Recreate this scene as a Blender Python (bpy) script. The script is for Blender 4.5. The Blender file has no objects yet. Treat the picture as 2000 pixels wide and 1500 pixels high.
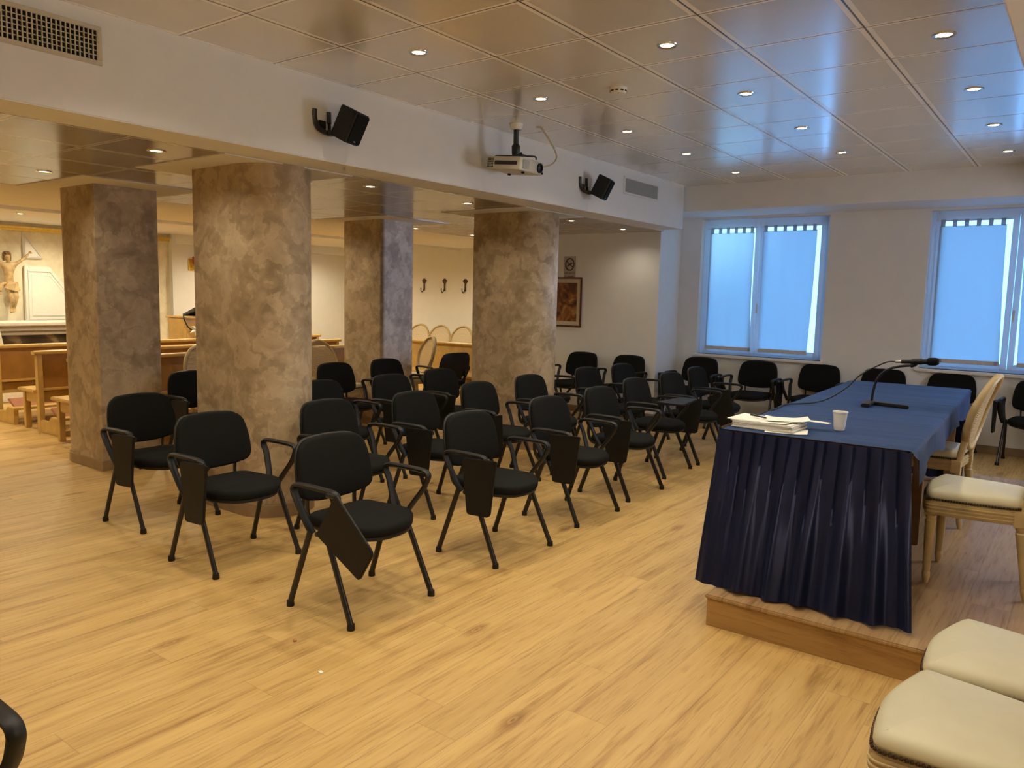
import bpy, bmesh, math, random
from mathutils import Vector, Matrix
random.seed(7)
SC = bpy.context.scene
COL = SC.collection
PI = math.pi
R = math.radians

# ------------------------------------------------------------------ dimensions
H = 1.56                     # eye height of the photographer
ZC, ZS, ZB = 2.89, 2.595, 2.385   # main ceiling, window soffit, beam underside
XB0, XB1 = -4.36, -4.03      # beam
YW = 9.55                    # window wall
YP = 8.95                    # pier wall with the sign
XL = -12.3                   # altar wall
YH = 11.0                    # back wall with coat hooks
XR, YN = 1.6, -2.6           # walls behind the photographer
ZT = 0.155                   # platform top

# ------------------------------------------------------------------ node helpers
def new_mat(name):
    m = bpy.data.materials.new(name); m.use_nodes = True
    nt = m.node_tree
    return m, nt, nt.nodes['Principled BSDF']
def MIXED(a, b, t): return tuple(x*(1-t)+y*t for x, y in zip(a, b))
def N(nt, typ, **kw):
    n = nt.nodes.new(typ)
    for k, v in kw.items():
        if k.startswith('i_'):
            key = k[2:]
            n.inputs[int(key) if key.isdigit() else key].default_value = v
        else: setattr(n, k, v)
    return n
def L(nt, a, b): nt.links.new(a, b)
def math_n(nt, op, a, b=None):
    n = nt.nodes.new('ShaderNodeMath'); n.operation = op
    for i, v in enumerate((a, b)):
        if v is None: continue
        if isinstance(v, (int, float)): n.inputs[i].default_value = v
        else: nt.links.new(v, n.inputs[i])
    return n.outputs[0]
def ramp(nt, fac, stops, interp='LINEAR'):
    n = nt.nodes.new('ShaderNodeValToRGB'); n.color_ramp.interpolation = interp
    els = n.color_ramp.elements
    while len(els) < len(stops): els.new(0.5)
    for e, (p, c) in zip(els, stops):
        e.position = p; e.color = (*c, 1)
    nt.links.new(fac, n.inputs[0]); return n.outputs[0]
def mixc(nt, fac, a, b, blend='MIX'):
    n = nt.nodes.new('ShaderNodeMix'); n.data_type = 'RGBA'; n.blend_type = blend
    for i, v in ((0, fac), (6, a), (7, b)):
        if isinstance(v, (int, float)): n.inputs[i].default_value = v
        elif isinstance(v, tuple): n.inputs[i].default_value = (*v, 1)
        else: nt.links.new(v, n.inputs[i])
    return n.outputs[2]
def bump(nt, bs, height, strength=.2, dist=.01):
    b = nt.nodes.new('ShaderNodeBump'); b.inputs['Strength'].default_value = strength; b.inputs['Distance'].default_value = dist
    nt.links.new(height, b.inputs['Height']); nt.links.new(b.outputs[0], bs.inputs['Normal'])
def simple(name, col, rough=.5, metal=0, spec=.5, var=.06, scale=30, bmp=0, sheen=0, coat=0):
    m, nt, bs = new_mat(name)
    tc = N(nt, 'ShaderNodeTexCoord')
    no = N(nt, 'ShaderNodeTexNoise', i_Scale=scale, i_Detail=3.0)
    L(nt, tc.outputs['Object'], no.inputs['Vector'])
    lo = tuple(max(0, c*(1-var)) for c in col); hi = tuple(min(1, c*(1+var)) for c in col)
    L(nt, ramp(nt, no.outputs['Fac'], [(.3, lo), (.7, hi)]), bs.inputs['Base Color'])
    bs.inputs['Roughness'].default_value = rough; bs.inputs['Metallic'].default_value = metal
    bs.inputs['Specular IOR Level'].default_value = spec
    if sheen: bs.inputs['Sheen Weight'].default_value = sheen
    if coat: bs.inputs['Coat Weight'].default_value = coat
    if bmp: bump(nt, bs, no.outputs['Fac'], bmp, .003)
    return m

def wood_planks(name, tint=(1, 1, 1), pw=.185, pl=1.7, rough=.42, axis='XY'):
    m, nt, bs = new_mat(name)
    g = N(nt, 'ShaderNodeNewGeometry'); sp = N(nt, 'ShaderNodeSeparateXYZ'); L(nt, g.outputs['Position'], sp.inputs[0])
    d = {'X': sp.outputs[0], 'Y': sp.outputs[1], 'Z': sp.outputs[2]}
    u, v = d[axis[0]], d[axis[1]]          # u across the planks, v along them
    ru = math_n(nt, 'DIVIDE', u, pw); row = math_n(nt, 'FLOOR', ru)
    w1 = N(nt, 'ShaderNodeTexWhiteNoise', noise_dimensions='1D'); L(nt, row, w1.inputs['W'])
    rv = math_n(nt, 'ADD', math_n(nt, 'DIVIDE', v, pl), math_n(nt, 'MULTIPLY', w1.outputs['Value'], 7.3))
    idx = math_n(nt, 'FLOOR', rv)
    cb = N(nt, 'ShaderNodeCombineXYZ'); L(nt, row, cb.inputs[0]); L(nt, idx, cb.inputs[1])
    w2 = N(nt, 'ShaderNodeTexWhiteNoise', noise_dimensions='2D'); L(nt, cb.outputs[0], w2.inputs['Vector'])
    rnd = w2.outputs['Value']
    # grain coordinates, shifted per plank
    gc = N(nt, 'ShaderNodeCombineXYZ')
    L(nt, math_n(nt, 'MULTIPLY', u, 1.0), gc.inputs[0]); L(nt, math_n(nt, 'MULTIPLY', v, .055), gc.inputs[1]); L(nt, math_n(nt, 'MULTIPLY', rnd, 37.0), gc.inputs[2])
    fine = N(nt, 'ShaderNodeTexNoise', i_Scale=75.0, i_Detail=5.0, i_Roughness=.65); L(nt, gc.outputs[0], fine.inputs['Vector'])
    gc2 = N(nt, 'ShaderNodeCombineXYZ')
    L(nt, math_n(nt, 'MULTIPLY', u, 1.0), gc2.inputs[0]); L(nt, math_n(nt, 'MULTIPLY', v, .075), gc2.inputs[1]); L(nt, math_n(nt, 'MULTIPLY', rnd, 91.0), gc2.inputs[2])
    big = N(nt, 'ShaderNodeTexNoise', i_Scale=13.0, i_Detail=7.0, i_Roughness=.66, i_Distortion=.45); L(nt, gc2.outputs[0], big.inputs['Vector'])
    T = lambda c: tuple(a*b for a, b in zip(c, tint))
    c1 = ramp(nt, big.outputs['Fac'], [(.22, T((.20, .115, .055))), (.33, T((.40, .255, .12))), (.43, T((.54, .375, .185))), (.56, T((.60, .43, .22))), (.74, T((.66, .49, .27)))])
    c2 = ramp(nt, fine.outputs['Fac'], [(.30, (.66, .60, .54)), (.48, (1, 1, 1)), (.75, (1.0, .98, .95))])
    kc = N(nt, 'ShaderNodeCombineXYZ'); L(nt, u, kc.inputs[0]); L(nt, math_n(nt, 'MULTIPLY', v, .38), kc.inputs[1])
    kv = N(nt, 'ShaderNodeTexVoronoi', feature='F1', i_Scale=1.55); kv.voronoi_dimensions = '2D'; L(nt, kc.outputs[0], kv.inputs['Vector'])
    kn = ramp(nt, math_n(nt, 'ADD', kv.outputs['Distance'], math_n(nt, 'MULTIPLY', fine.outputs['Fac'], .018)), [(.014, (.35, .28, .22)), (.022, (.95, .9, .8)), (.030, (.55, .45, .36)), (.075, (1, 1, 1))])
    c1 = mixc(nt, .8, c1, kn, 'MULTIPLY')
    c = mixc(nt, .85, c1, c2, 'MULTIPLY')
    pr_ = ramp(nt, rnd, [(0, (.88, .87, .86)), (.5, (1, 1, 1)), (1, (1.0, .99, .97))])
    c = mixc(nt, .8, c, pr_, 'MULTIPLY')
    # thin plank gaps
    fu = math_n(nt, 'ABSOLUTE', math_n(nt, 'SUBTRACT', math_n(nt, 'FRACT', ru), .5))
    fv = math_n(nt, 'ABSOLUTE', math_n(nt, 'SUBTRACT', math_n(nt, 'FRACT', rv), .5))
    gap = math_n(nt, 'MAXIMUM', math_n(nt, 'GREATER_THAN', fu, .5-.0022/pw), math_n(nt, 'GREATER_THAN', fv, .5-.0016/pl))
    c = mixc(nt, math_n(nt, 'MULTIPLY', gap, .35), c, T((.2, .12, .06)))
    L(nt, c, bs.inputs['Base Color'])
    rr = ramp(nt, fine.outputs['Fac'], [(.3, (rough+.12,)*3), (.7, (rough-.04,)*3)])
    L(nt, rr, bs.inputs['Roughness'])
    bs.inputs['Specular IOR Level'].default_value = .45
    bump(nt, bs, fine.outputs['Fac'], .12, .002)
    return m

def stucco(name, dark, light, scale=3.4):
    m, nt, bs = new_mat(name)
    g = N(nt, 'ShaderNodeNewGeometry')
    n1 = N(nt, 'ShaderNodeTexNoise', i_Scale=4.2, i_Detail=6.0, i_Roughness=.6); L(nt, g.outputs['Position'], n1.inputs['Vector'])
    add = N(nt, 'ShaderNodeVectorMath', operation='ADD'); L(nt, g.outputs['Position'], add.inputs[0])
    sc = N(nt, 'ShaderNodeVectorMath', operation='SCALE'); L(nt, n1.outputs['Color'], sc.inputs[0]); sc.inputs['Scale'].default_value = .62
    L(nt, sc.outputs[0], add.inputs[1])
    v1 = N(nt, 'ShaderNodeTexVoronoi', feature='F1', i_Scale=scale+1.6); L(nt, add.outputs[0], v1.inputs['Vector'])
    v2 = N(nt, 'ShaderNodeTexVoronoi', feature='SMOOTH_F1', i_Scale=scale*2.3); v2.inputs['Smoothness'].default_value = .25; L(nt, add.outputs[0], v2.inputs['Vector'])
    n2 = N(nt, 'ShaderNodeTexNoise', i_Scale=5.5, i_Detail=6.0, i_Roughness=.6, i_Distortion=1.6); L(nt, g.outputs['Position'], n2.inputs['Vector'])
    a = ramp(nt, v1.outputs['Distance'], [(.0, (.58,)*3), (.36, (.70,)*3), (.45, (.86,)*3), (.50, (.42,)*3), (.75, (.30,)*3)])
    b = ramp(nt, v2.outputs['Distance'], [(.1, (.70,)*3), (.40, (.5,)*3), (.6, (.3,)*3)])
    n3 = N(nt, 'ShaderNodeTexNoise', i_Scale=2.0, i_Detail=8.0, i_Roughness=.55, i_Distortion=2.6); L(nt, g.outputs['Position'], n3.inputs['Vector'])
    f = math_n(nt, 'ADD', math_n(nt, 'MULTIPLY', a, .30), math_n(nt, 'MULTIPLY', b, .20))
    f = math_n(nt, 'ADD', f, math_n(nt, 'MULTIPLY', n2.outputs['Fac'], .36))
    f = math_n(nt, 'ADD', f, math_n(nt, 'MULTIPLY', n3.outputs['Fac'], .36))
    c = ramp(nt, f, [(.44, dark), (.58, MIXED(dark, light, .55)), (.76, light)])
    L(nt, c, bs.inputs['Base Color'])
    bs.inputs['Roughness'].default_value = .5
    bs.inputs['Specular IOR Level'].default_value = .28
    bump(nt, bs, f, .12, .006)
    return m

def ceiling_tiles(name, x0, px, y0, py, base, strip, rough, metal):
    m, nt, bs = new_mat(name)
    g = N(nt, 'ShaderNodeNewGeometry'); sp = N(nt, 'ShaderNodeSeparateXYZ'); L(nt, g.outputs['Position'], sp.inputs[0])
    ds = []
    for o, o0, p in ((sp.outputs[0], x0, px), (sp.outputs[1], y0, py)):
        f = math_n(nt, 'FRACT', math_n(nt, 'ADD', math_n(nt, 'DIVIDE', math_n(nt, 'SUBTRACT', o, o0), p), 100.5))
        ds.append(math_n(nt, 'MULTIPLY', math_n(nt, 'ABSOLUTE', math_n(nt, 'SUBTRACT', f, .5)), p))
    s = math_n(nt, 'MAXIMUM', math_n(nt, 'LESS_THAN', ds[0], .030), math_n(nt, 'LESS_THAN', ds[1], .020))
    k = math_n(nt, 'MAXIMUM', math_n(nt, 'LESS_THAN', ds[0], .0048), math_n(nt, 'LESS_THAN', ds[1], .0036))
    no = N(nt, 'ShaderNodeTexNoise', i_Scale=900.0, i_Detail=1.0); L(nt, g.outputs['Position'], no.inputs['Vector'])
    bc = ramp(nt, no.outputs['Fac'], [(.35, tuple(c*.93 for c in base)), (.65, tuple(c*1.05 for c in base))])
    c = mixc(nt, s, bc, strip); c = mixc(nt, k, c, (.05, .04, .03))  # strips coloured lighter for the bevels' reflection, dark joint down the middle
    L(nt, c, bs.inputs['Base Color'])
    bs.inputs['Roughness'].default_value = rough; L(nt, math_n(nt, 'MULTIPLY', math_n(nt, 'SUBTRACT', 1.0, s), metal), bs.inputs['Metallic'])
    bs.inputs['IOR'].default_value = 2.15
    bump(nt, bs, math_n(nt, 'SUBTRACT', 1.0, math_n(nt, 'ADD', math_n(nt, 'MULTIPLY', s, .4), math_n(nt, 'MULTIPLY', k, .6))), .25, .004)
    return m

def cane_mat(name, col):
    m, nt, bs = new_mat(name)
    tc = N(nt, 'ShaderNodeTexCoord'); sp = N(nt, 'ShaderNodeSeparateXYZ'); L(nt, tc.outputs['Object'], sp.inputs[0])
    y, z = sp.outputs[1], sp.outputs[2]
    p = .013
    def hole(a, b, r):
        fa = math_n(nt, 'SUBTRACT', math_n(nt, 'FRACT', math_n(nt, 'ADD', math_n(nt, 'DIVIDE', a, p), 50.0)), .5)
        fb = math_n(nt, 'SUBTRACT', math_n(nt, 'FRACT', math_n(nt, 'ADD', math_n(nt, 'DIVIDE', b, p), 50.0)), .5)
        d = math_n(nt, 'ADD', math_n(nt, 'MULTIPLY', fa, fa), math_n(nt, 'MULTIPLY', fb, fb))
        return math_n(nt, 'LESS_THAN', d, r*r)
    h = hole(y, z, .30)
    wv = N(nt, 'ShaderNodeTexWave', i_Scale=60.0); L(nt, tc.outputs['Object'], wv.inputs['Vector'])
    L(nt, ramp(nt, wv.outputs['Fac'], [(0, tuple(c*.75 for c in col)), (1, col)]), bs.inputs['Base Color'])
    bs.inputs['Roughness'].default_value = .55
    tr = N(nt, 'ShaderNodeBsdfTransparent'); mx = N(nt, 'ShaderNodeMixShader')
    L(nt, h, mx.inputs[0]); L(nt, bs.outputs[0], mx.inputs[1]); L(nt, tr.outputs[0], mx.inputs[2])
    L(nt, mx.outputs[0], nt.nodes['Material Output'].inputs['Surface'])
    return m

def curtain_mat(name):
    m, nt, bs = new_mat(name)
    tc = N(nt, 'ShaderNodeTexCoord')
    wv = N(nt, 'ShaderNodeTexWave', i_Scale=160.0); wv.bands_direction = 'X'; L(nt, tc.outputs['Object'], wv.inputs['Vector'])
    c = ramp(nt, wv.outputs['Fac'], [(0, (.52, .53, .54)), (1, (.58, .58, .58))])
    df = N(nt, 'ShaderNodeBsdfDiffuse'); tl = N(nt, 'ShaderNodeBsdfTranslucent'); mx = N(nt, 'ShaderNodeMixShader')
    L(nt, c, df.inputs['Color']); L(nt, c, tl.inputs['Color']); mx.inputs[0].default_value = .55
    L(nt, df.outputs[0], mx.inputs[1]); L(nt, tl.outputs[0], mx.inputs[2])
    L(nt, mx.outputs[0], nt.nodes['Material Output'].inputs['Surface'])
    return m
def glass_mat(name):
    m, nt, bs = new_mat(name)
    tr = N(nt, 'ShaderNodeBsdfTransparent'); gl = N(nt, 'ShaderNodeBsdfGlossy'); gl.inputs['Roughness'].default_value = .03
    no = N(nt, 'ShaderNodeFresnel'); no.inputs[0].default_value = 1.45
    mx = N(nt, 'ShaderNodeMixShader'); L(nt, math_n(nt, 'MULTIPLY', no.outputs[0], .8), mx.inputs[0])
    L(nt, tr.outputs[0], mx.inputs[1]); L(nt, gl.outputs[0], mx.inputs[2])
    L(nt, mx.outputs[0], nt.nodes['Material Output'].inputs['Surface'])
    return m
def emit_mat(name, col, strength):
    m, nt, bs = new_mat(name)
    bs.inputs['Base Color'].default_value = (*col, 1)
    bs.inputs['Emission Color'].default_value = (*col, 1); bs.inputs['Emission Strength'].default_value = strength
    m.cycles.emission_sampling = 'NONE'
    return m
def satin(name, col):
    m, nt, bs = new_mat(name)
    tc = N(nt, 'ShaderNodeTexCoord')
    no = N(nt, 'ShaderNodeTexNoise', i_Scale=6.0, i_Detail=2.0); L(nt, tc.outputs['Object'], no.inputs['Vector'])
    L(nt, ramp(nt, no.outputs['Fac'], [(.3, tuple(c*.85 for c in col)), (.7, tuple(c*1.15 for c in col))]), bs.inputs['Base Color'])
    bs.inputs['Roughness'].default_value = .32; bs.inputs['Metallic'].default_value = .6; bs.inputs['Specular IOR Level'].default_value = .5
    bs.inputs['Sheen Weight'].default_value = .08; bs.inputs['Sheen Tint'].default_value = (.35, .42, .8, 1)
    return m
def cloth_top(name, col):
    m, nt, bs = new_mat(name)
    tc = N(nt, 'ShaderNodeTexCoord')
    wv = N(nt, 'ShaderNodeTexNoise', i_Scale=1.0, i_Detail=2.0)
    mp = N(nt, 'ShaderNodeMapping'); mp.inputs['Scale'].default_value = (.9, 7.0, 1); L(nt, tc.outputs['Object'], mp.inputs[0]); L(nt, mp.outputs[0], wv.inputs['Vector'])
    L(nt, ramp(nt, wv.outputs['Fac'], [(.35, tuple(c*.86 for c in col)), (.65, tuple(c*1.12 for c in col))]), bs.inputs['Base Color'])
    bs.inputs['Roughness'].default_value = .62; bs.inputs['Specular IOR Level'].default_value = .2
    bs.inputs['Sheen Weight'].default_value = .1; bs.inputs['Sheen Tint'].default_value = (.35, .5, .9, 1)
    bump(nt, bs, wv.outputs['Fac'], .5, .02)
    return m
def marble(name):
    m, nt, bs = new_mat(name)
    tc = N(nt, 'ShaderNodeTexCoord')
    wv = N(nt, 'ShaderNodeTexWave', i_Scale=1.4, i_Distortion=6.0, i_Detail=4.0); wv.bands_direction = 'DIAGONAL'
    L(nt, tc.outputs['Object'], wv.inputs['Vector'])
    L(nt, ramp(nt, wv.outputs['Fac'], [(0, (.035, .025, .016)), (.75, (.07, .05, .03)), (1, (.2, .15, .08))]), bs.inputs['Base Color'])
    bs.inputs['Roughness'].default_value = .25
    return m
def painting_mat(name):
    m, nt, bs = new_mat(name)
    tc = N(nt, 'ShaderNodeTexCoord')
    n1 = N(nt, 'ShaderNodeTexNoise', i_Scale=3.6, i_Detail=4.0, i_Distortion=2.4); L(nt, tc.outputs['Object'], n1.inputs['Vector'])
    L(nt, ramp(nt, n1.outputs['Fac'], [(.32, (.02, .012, .008)), (.43, (.13, .035, .012)), (.55, (.30, .10, .025)), (.66, (.42, .25, .07)), (.75, (.5, .36, .16))]), bs.inputs['Base Color'])
    bs.inputs['Roughness'].default_value = .35
    return m

WALL_C = (.82, .815, .80)
M = {}
M['wall'] = simple('painted_wall', WALL_C, .75, spec=.2, var=.015, scale=6, bmp=.04)
M['wall_soffit'] = simple('painted_soffit', (.82, .80, .77), .75, spec=.2, var=.015, scale=6)
M['floor'] = wood_planks('oak_plank_floor', (.98, .89, .61))
M['stage'] = wood_planks('platform_planks', (.66, .58, .52))
M['stage_side'] = wood_planks('platform_fascia', (.70, .58, .38), pw=.40, axis='ZX')
M['skirting'] = simple('skirting_wood', (.30, .20, .105), .5, var=.12, scale=12)
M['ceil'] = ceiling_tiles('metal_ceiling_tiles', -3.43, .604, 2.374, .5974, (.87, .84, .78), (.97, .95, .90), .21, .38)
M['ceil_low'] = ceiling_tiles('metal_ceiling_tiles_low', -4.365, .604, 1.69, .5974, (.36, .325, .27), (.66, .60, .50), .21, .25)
M['pillar'] = stucco('pillar_stucco', (.275, .198, .112), (.54, .415, .262))
M['niche'] = stucco('altar_stucco', (.72, .65, .48), (.90, .83, .64), 2.4)
M['white_paint'] = simple('white_paint', (.82, .80, .75), .45, var=.02)
M['white_gloss'] = simple('white_pvc', (.82, .84, .86), .3, var=.015)
_nt = M['white_gloss'].node_tree; _tl = N(_nt, 'ShaderNodeBsdfTranslucent'); _tl.inputs['Color'].default_value = (.85, .87, .9, 1); _mx = N(_nt, 'ShaderNodeMixShader'); _mx.inputs[0].default_value = .32
L(_nt, _nt.nodes['Principled BSDF'].outputs[0], _mx.inputs[1]); L(_nt, _tl.outputs[0], _mx.inputs[2]); L(_nt, _mx.outputs[0], _nt.nodes['Material Output'].inputs['Surface'])
M['gold'] = simple('gold_moulding', (.95, .66, .10), .35, metal=.15, var=.1)
M['fabric'] = simple('black_fabric', (.0085, .0086, .0075), .92, spec=.15, var=.25, scale=420, bmp=.25)
M['plastic'] = simple('black_plastic', (.009, .0088, .008), .45, spec=.35, var=.1)
M['tablet'] = simple('black_laminate', (.0105, .0098, .0078), .5, spec=.25, var=.1)
M['metal_black'] = simple('black_metal', (.007, .0066, .006), .34, spec=.55)
M['chrome'] = simple('chrome', (.75, .73, .68), .2, metal=1)
M['bulb'] = emit_mat('lamp_glow', (1, .84, .55), 16)
M['navy_top'] = cloth_top('navy_cloth', (.006, .027, .098))
M['navy_satin'] = satin('navy_satin', (.0125, .0165, .054))
M['leather'] = simple('cream_leather', (.61, .565, .39), .42, var=.04, scale=8, bmp=.06)
M['wood_pale'] = simple('limed_wood', (.50, .37, .175), .45, var=.14, scale=14)
M['cane'] = cane_mat('cane_weave', (.66, .50, .28))
M['nail'] = simple('bronze_nail', (.06, .035, .02), .35, metal=.6)
M['pew'] = simple('pew_wood', (.56, .36, .105), .4, var=.14, scale=9)
M['pew_dark'] = simple('pew_wood_panel', (.32, .155, .034), .42, var=.15, scale=7)
M['pew_pad'] = simple('kneeler_pad', (.34, .13, .07), .7)
M['table_wood'] = simple('table_wood', (.20, .11, .05), .5, var=.15, scale=10)
M['paper'] = simple('paper', (.80, .77, .68), .8, var=.03)
M['paper2'] = simple('printed_paper', (.72, .69, .62), .8, var=.06, scale=60)
M['cup'] = simple('white_plastic', (.80, .79, .77), .4, var=.01)
M['proj'] = simple('projector_shell', (.62, .60, .50), .45, var=.03)
M['proj_dark'] = simple('projector_slot', (.02, .012, .02), .3)
M['grille'] = simple('vent_metal', (.62, .56, .42), .45, var=.04)
M['grille_grey'] = simple('vent_mesh', (.42, .42, .39), .6, var=.05)
M['dark'] = simple('duct_dark', (.012, .008, .008), .9)
M['curtain'] = curtain_mat('curtain_cloth')
M['hem'] = simple('curtain_hem', (.62, .58, .55), .8)
M['glass'] = glass_mat('window_glass')
M['statue'] = simple('carved_wood', (.46, .32, .15), .5, var=.3, scale=14, bmp=.3)
M['statue_dark'] = simple('carved_dark', (.20, .12, .05), .5, var=.3, scale=14)
M['bronze'] = simple('dark_bronze', (.10, .06, .035), .4, metal=.6)
M['altar_stone'] = simple('altar_stone', (.78, .74, .66), .4, var=.04)
M['altar_edge'] = simple('altar_edge', (.44, .40, .34), .5, var=.06)
M['marble'] = marble('dark_marble')
M['white_cloth'] = simple('altar_cloth', (.82, .80, .72), .8, var=.05, scale=40)
M['red_glass'] = simple('red_glass', (.35, .02, .015), .2)
M['frame_red'] = simple('mahogany_frame', (.12, .025, .015), .35, var=.2)
M['mat_board'] = simple('picture_mount', (.62, .55, .40), .7)
M['painting'] = painting_mat('painting')
M['sign'] = simple('sign_plate', (.50, .46, .40), .5)
M['ink'] = simple('dark_red_ink', (.075, .03, .025), .5)
M['outside'] = simple('outside_render', (.5, .55, .6), .9)
M['crumb'] = simple('crumb', (.45, .2, .07), .7)

# ------------------------------------------------------------------ mesh helpers
class MB:
    def __init__(s): s.v, s.f = [], []
    def add(s, vs, fs):
        o = len(s.v); s.v += [tuple(v) for v in vs]; s.f += [tuple(i+o for i in f) for f in fs]; return s
    def box(s, x0, x1, y0, y1, z0, z1, mt=None):
        vs = [Vector((x, y, z)) for x in (x0, x1) for y in (y0, y1) for z in (z0, z1)]
        if mt is not None: vs = [mt @ v for v in vs]
        return s.add(vs, [(0, 1, 3, 2), (4, 6, 7, 5), (0, 4, 5, 1), (2, 3, 7, 6), (0, 2, 6, 4), (1, 5, 7, 3)])
    def prism(s, poly, fn, d0, d1):
        n = len(poly)
        vs = [fn(a, b, d0) for a, b in poly] + [fn(a, b, d1) for a, b in poly]
        fs = [tuple(range(n))[::-1], tuple(range(n, 2*n))] + [(i, (i+1) % n, n+(i+1) % n, n+i) for i in range(n)]
        return s.add(vs, fs)
    def tube(s, pts, r, n=8, r2=None, up=(0, 0, 1), closed=False, caps=True):
        pts = [Vector(p) for p in pts]; m = len(pts)
        rr = r if isinstance(r, (list, tuple)) else [r]*m
        vs, fs = [], []
        for i, p in enumerate(pts):
            a = pts[(i-1) % m] if (closed or i > 0) else p
            b = pts[(i+1) % m] if (closed or i < m-1) else p
            t = (b-a).normalized(); u = Vector(up)
            if abs(t.dot(u)) > .97: u = Vector((0, 1, 0)) if abs(t.y) < .9 else Vector((1, 0, 0))
            sd = t.cross(u).normalized(); w = sd.cross(t).normalized()
            k = (r2/r if r2 and not isinstance(r, (list, tuple)) else 1)
            for j in range(n):
                an = 2*PI*(j+.5)/n
                vs.append(p + sd*math.cos(an)*rr[i] + w*math.sin(an)*rr[i]*k)
        segs = m if closed else m-1
        for i in range(segs):
            for j in range(n):
                a, b = i*n+j, i*n+(j+1) % n; c, d = ((i+1) % m)*n+(j+1) % n, ((i+1) % m)*n+j
                fs.append((a, b, c, d))
        if caps and not closed: fs += [tuple(range(n))[::-1], tuple(range((m-1)*n, m*n))]
        return s.add(vs, fs)
    def lathe(s, prof, n=20, mt=None, cap=True):
        vs, fs = [], []
        for r, z in prof:
            for j in range(n):
                v = Vector((r*math.cos(2*PI*j/n), r*math.sin(2*PI*j/n), z)); vs.append(mt @ v if mt is not None else v)
        m = len(prof)
        for i in range(m-1):
            for j in range(n): fs.append((i*n+j, i*n+(j+1) % n, (i+1)*n+(j+1) % n, (i+1)*n+j))
        if cap: fs += [tuple(range(n))[::-1], tuple(range((m-1)*n, m*n))]
        return s.add(vs, fs)
    def cushion(s, outline, t, fn, r=.02, crown=.012, back=True):
        """pillow over a closed 2-D outline, thickness t along fn's third axis"""
        n = len(outline); cx = sum(p[0] for p in outline)/n; cy = sum(p[1] for p in outline)/n
        rings = []
        def ring(inset, w):
            o = []
            for i in range(n):
                p = Vector(outline[i]); a = Vector(outline[i-1]); b = Vector(outline[(i+1) % n])
                tg = (b-a).normalized(); nm = Vector((tg.y, -tg.x))
                if nm.dot(p-Vector((cx, cy))) < 0: nm = -nm
                o.append((*(p-nm*inset), w))
            rings.append(o)
        k = 4
        if back:
            for i in range(k): a = PI/2*i/k; ring(r*(1-math.sin(a)), r*(1-math.cos(a)))
        else: ring(0, 0)
        for i in range(k+1): a = PI/2*i/k; ring(r*(1-math.cos(a)), t-r+r*math.sin(a))
        last = rings[-1]
        for sc_, cz in ((.8, .45), (.55, .8), (.28, .96)):
            rings.append([(cx+(x-cx)*sc_, cy+(y-cy)*sc_, t+crown*cz) for x, y, z in last])
        vs = [fn(*p) for rg in rings for p in rg]; fs = [tuple(range(n))[::-1]]
        for i in range(len(rings)-1):
            for j in range(n): fs.append((i*n+j, i*n+(j+1) % n, (i+1)*n+(j+1) % n, (i+1)*n+j))
        vs.append(fn(cx, cy, t+crown)); c = len(vs)-1; o = (len(rings)-1)*n
        for j in range(n): fs.append((o+j, o+(j+1) % n, c))
        return s.add(vs, fs)
    def build(s, name, mat, parent=None, smooth=40, bevel=0, seg=2, loc=None, rot=None):
        me = bpy.data.meshes.new(name)
        bm = bmesh.new()
        vs = [bm.verts.new(v) for v in s.v]
        for f in s.f:
            try: bm.faces.new([vs[i] for i in f])
            except ValueError: pass
        bmesh.ops.recalc_face_normals(bm, faces=bm.faces)
        if bevel:
            es = [e for e in bm.edges if len(e.link_faces) == 2 and e.calc_face_angle(0) > R(35)]
            bmesh.ops.bevel(bm, geom=es, offset=bevel, segments=seg, affect='EDGES', clamp_overlap=True)
        for f in bm.faces: f.smooth = bool(smooth)
        bm.to_mesh(me); bm.free()
        if smooth: me.set_sharp_from_angle(angle=R(smooth))
        me.materials.append(mat)
        ob = bpy.data.objects.new(name, me); COL.objects.link(ob)
        if parent is not None: ob.parent = parent
        if loc: ob.location = loc
        if rot: ob.rotation_euler = rot
        return ob
def MIXED(a, b, t): return tuple(x*(1-t)+y*t for x, y in zip(a, b))
def idf(x, y, z): return Vector((x, y, z))
def arc(cx, cy, r, a0, a1, n): return [(cx+r*math.cos(a0+(a1-a0)*i/n), cy+r*math.sin(a0+(a1-a0)*i/n)) for i in range(n+1)]
def round_poly(pts, r, n=5):
    out = []; m = len(pts)
    for i in range(m):
        p = Vector(pts[i]); a = Vector(pts[i-1]); b = Vector(pts[(i+1) % m])
        ri = r[i] if isinstance(r, (list, tuple)) else r
        da, db = (a-p), (b-p); k = min(ri, da.length*.48, db.length*.48)
        q0 = p+da.normalized()*k; q1 = p+db.normalized()*k
        for j in range(n+1):
            t = j/n; q = q0*(1-t)**2+p*2*t*(1-t)+q1*t*t; out.append((q.x, q.y))
    return out
def bez(p0, p1, p2, p3, n=10):
    p0, p1, p2, p3 = map(Vector, (p0, p1, p2, p3))
    return [p0*(1-t)**3+p1*3*t*(1-t)**2+p2*3*t*t*(1-t)+p3*t**3 for t in [i/n for i in range(n+1)]]
def smooth_path(pts, n=6):
    pts = [Vector(p) for p in pts]; out = []
    for i in range(len(pts)-1):
        p0 = pts[max(i-1, 0)]; p1 = pts[i]; p2 = pts[i+1]; p3 = pts[min(i+2, len(pts)-1)]
        for j in range(n):
            t = j/n
            out.append(.5*((2*p1)+(p2-p0)*t+(2*p0-5*p1+4*p2-p3)*t*t+(3*p1-p0-3*p2+p3)*t**3))
    out.append(pts[-1]); return out
def tag(o, label, cat, group=None, kind=None):
    if label: o['label'] = label
    if cat: o['category'] = cat
    if group: o['group'] = group
    if kind: o['kind'] = kind
    return o
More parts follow.
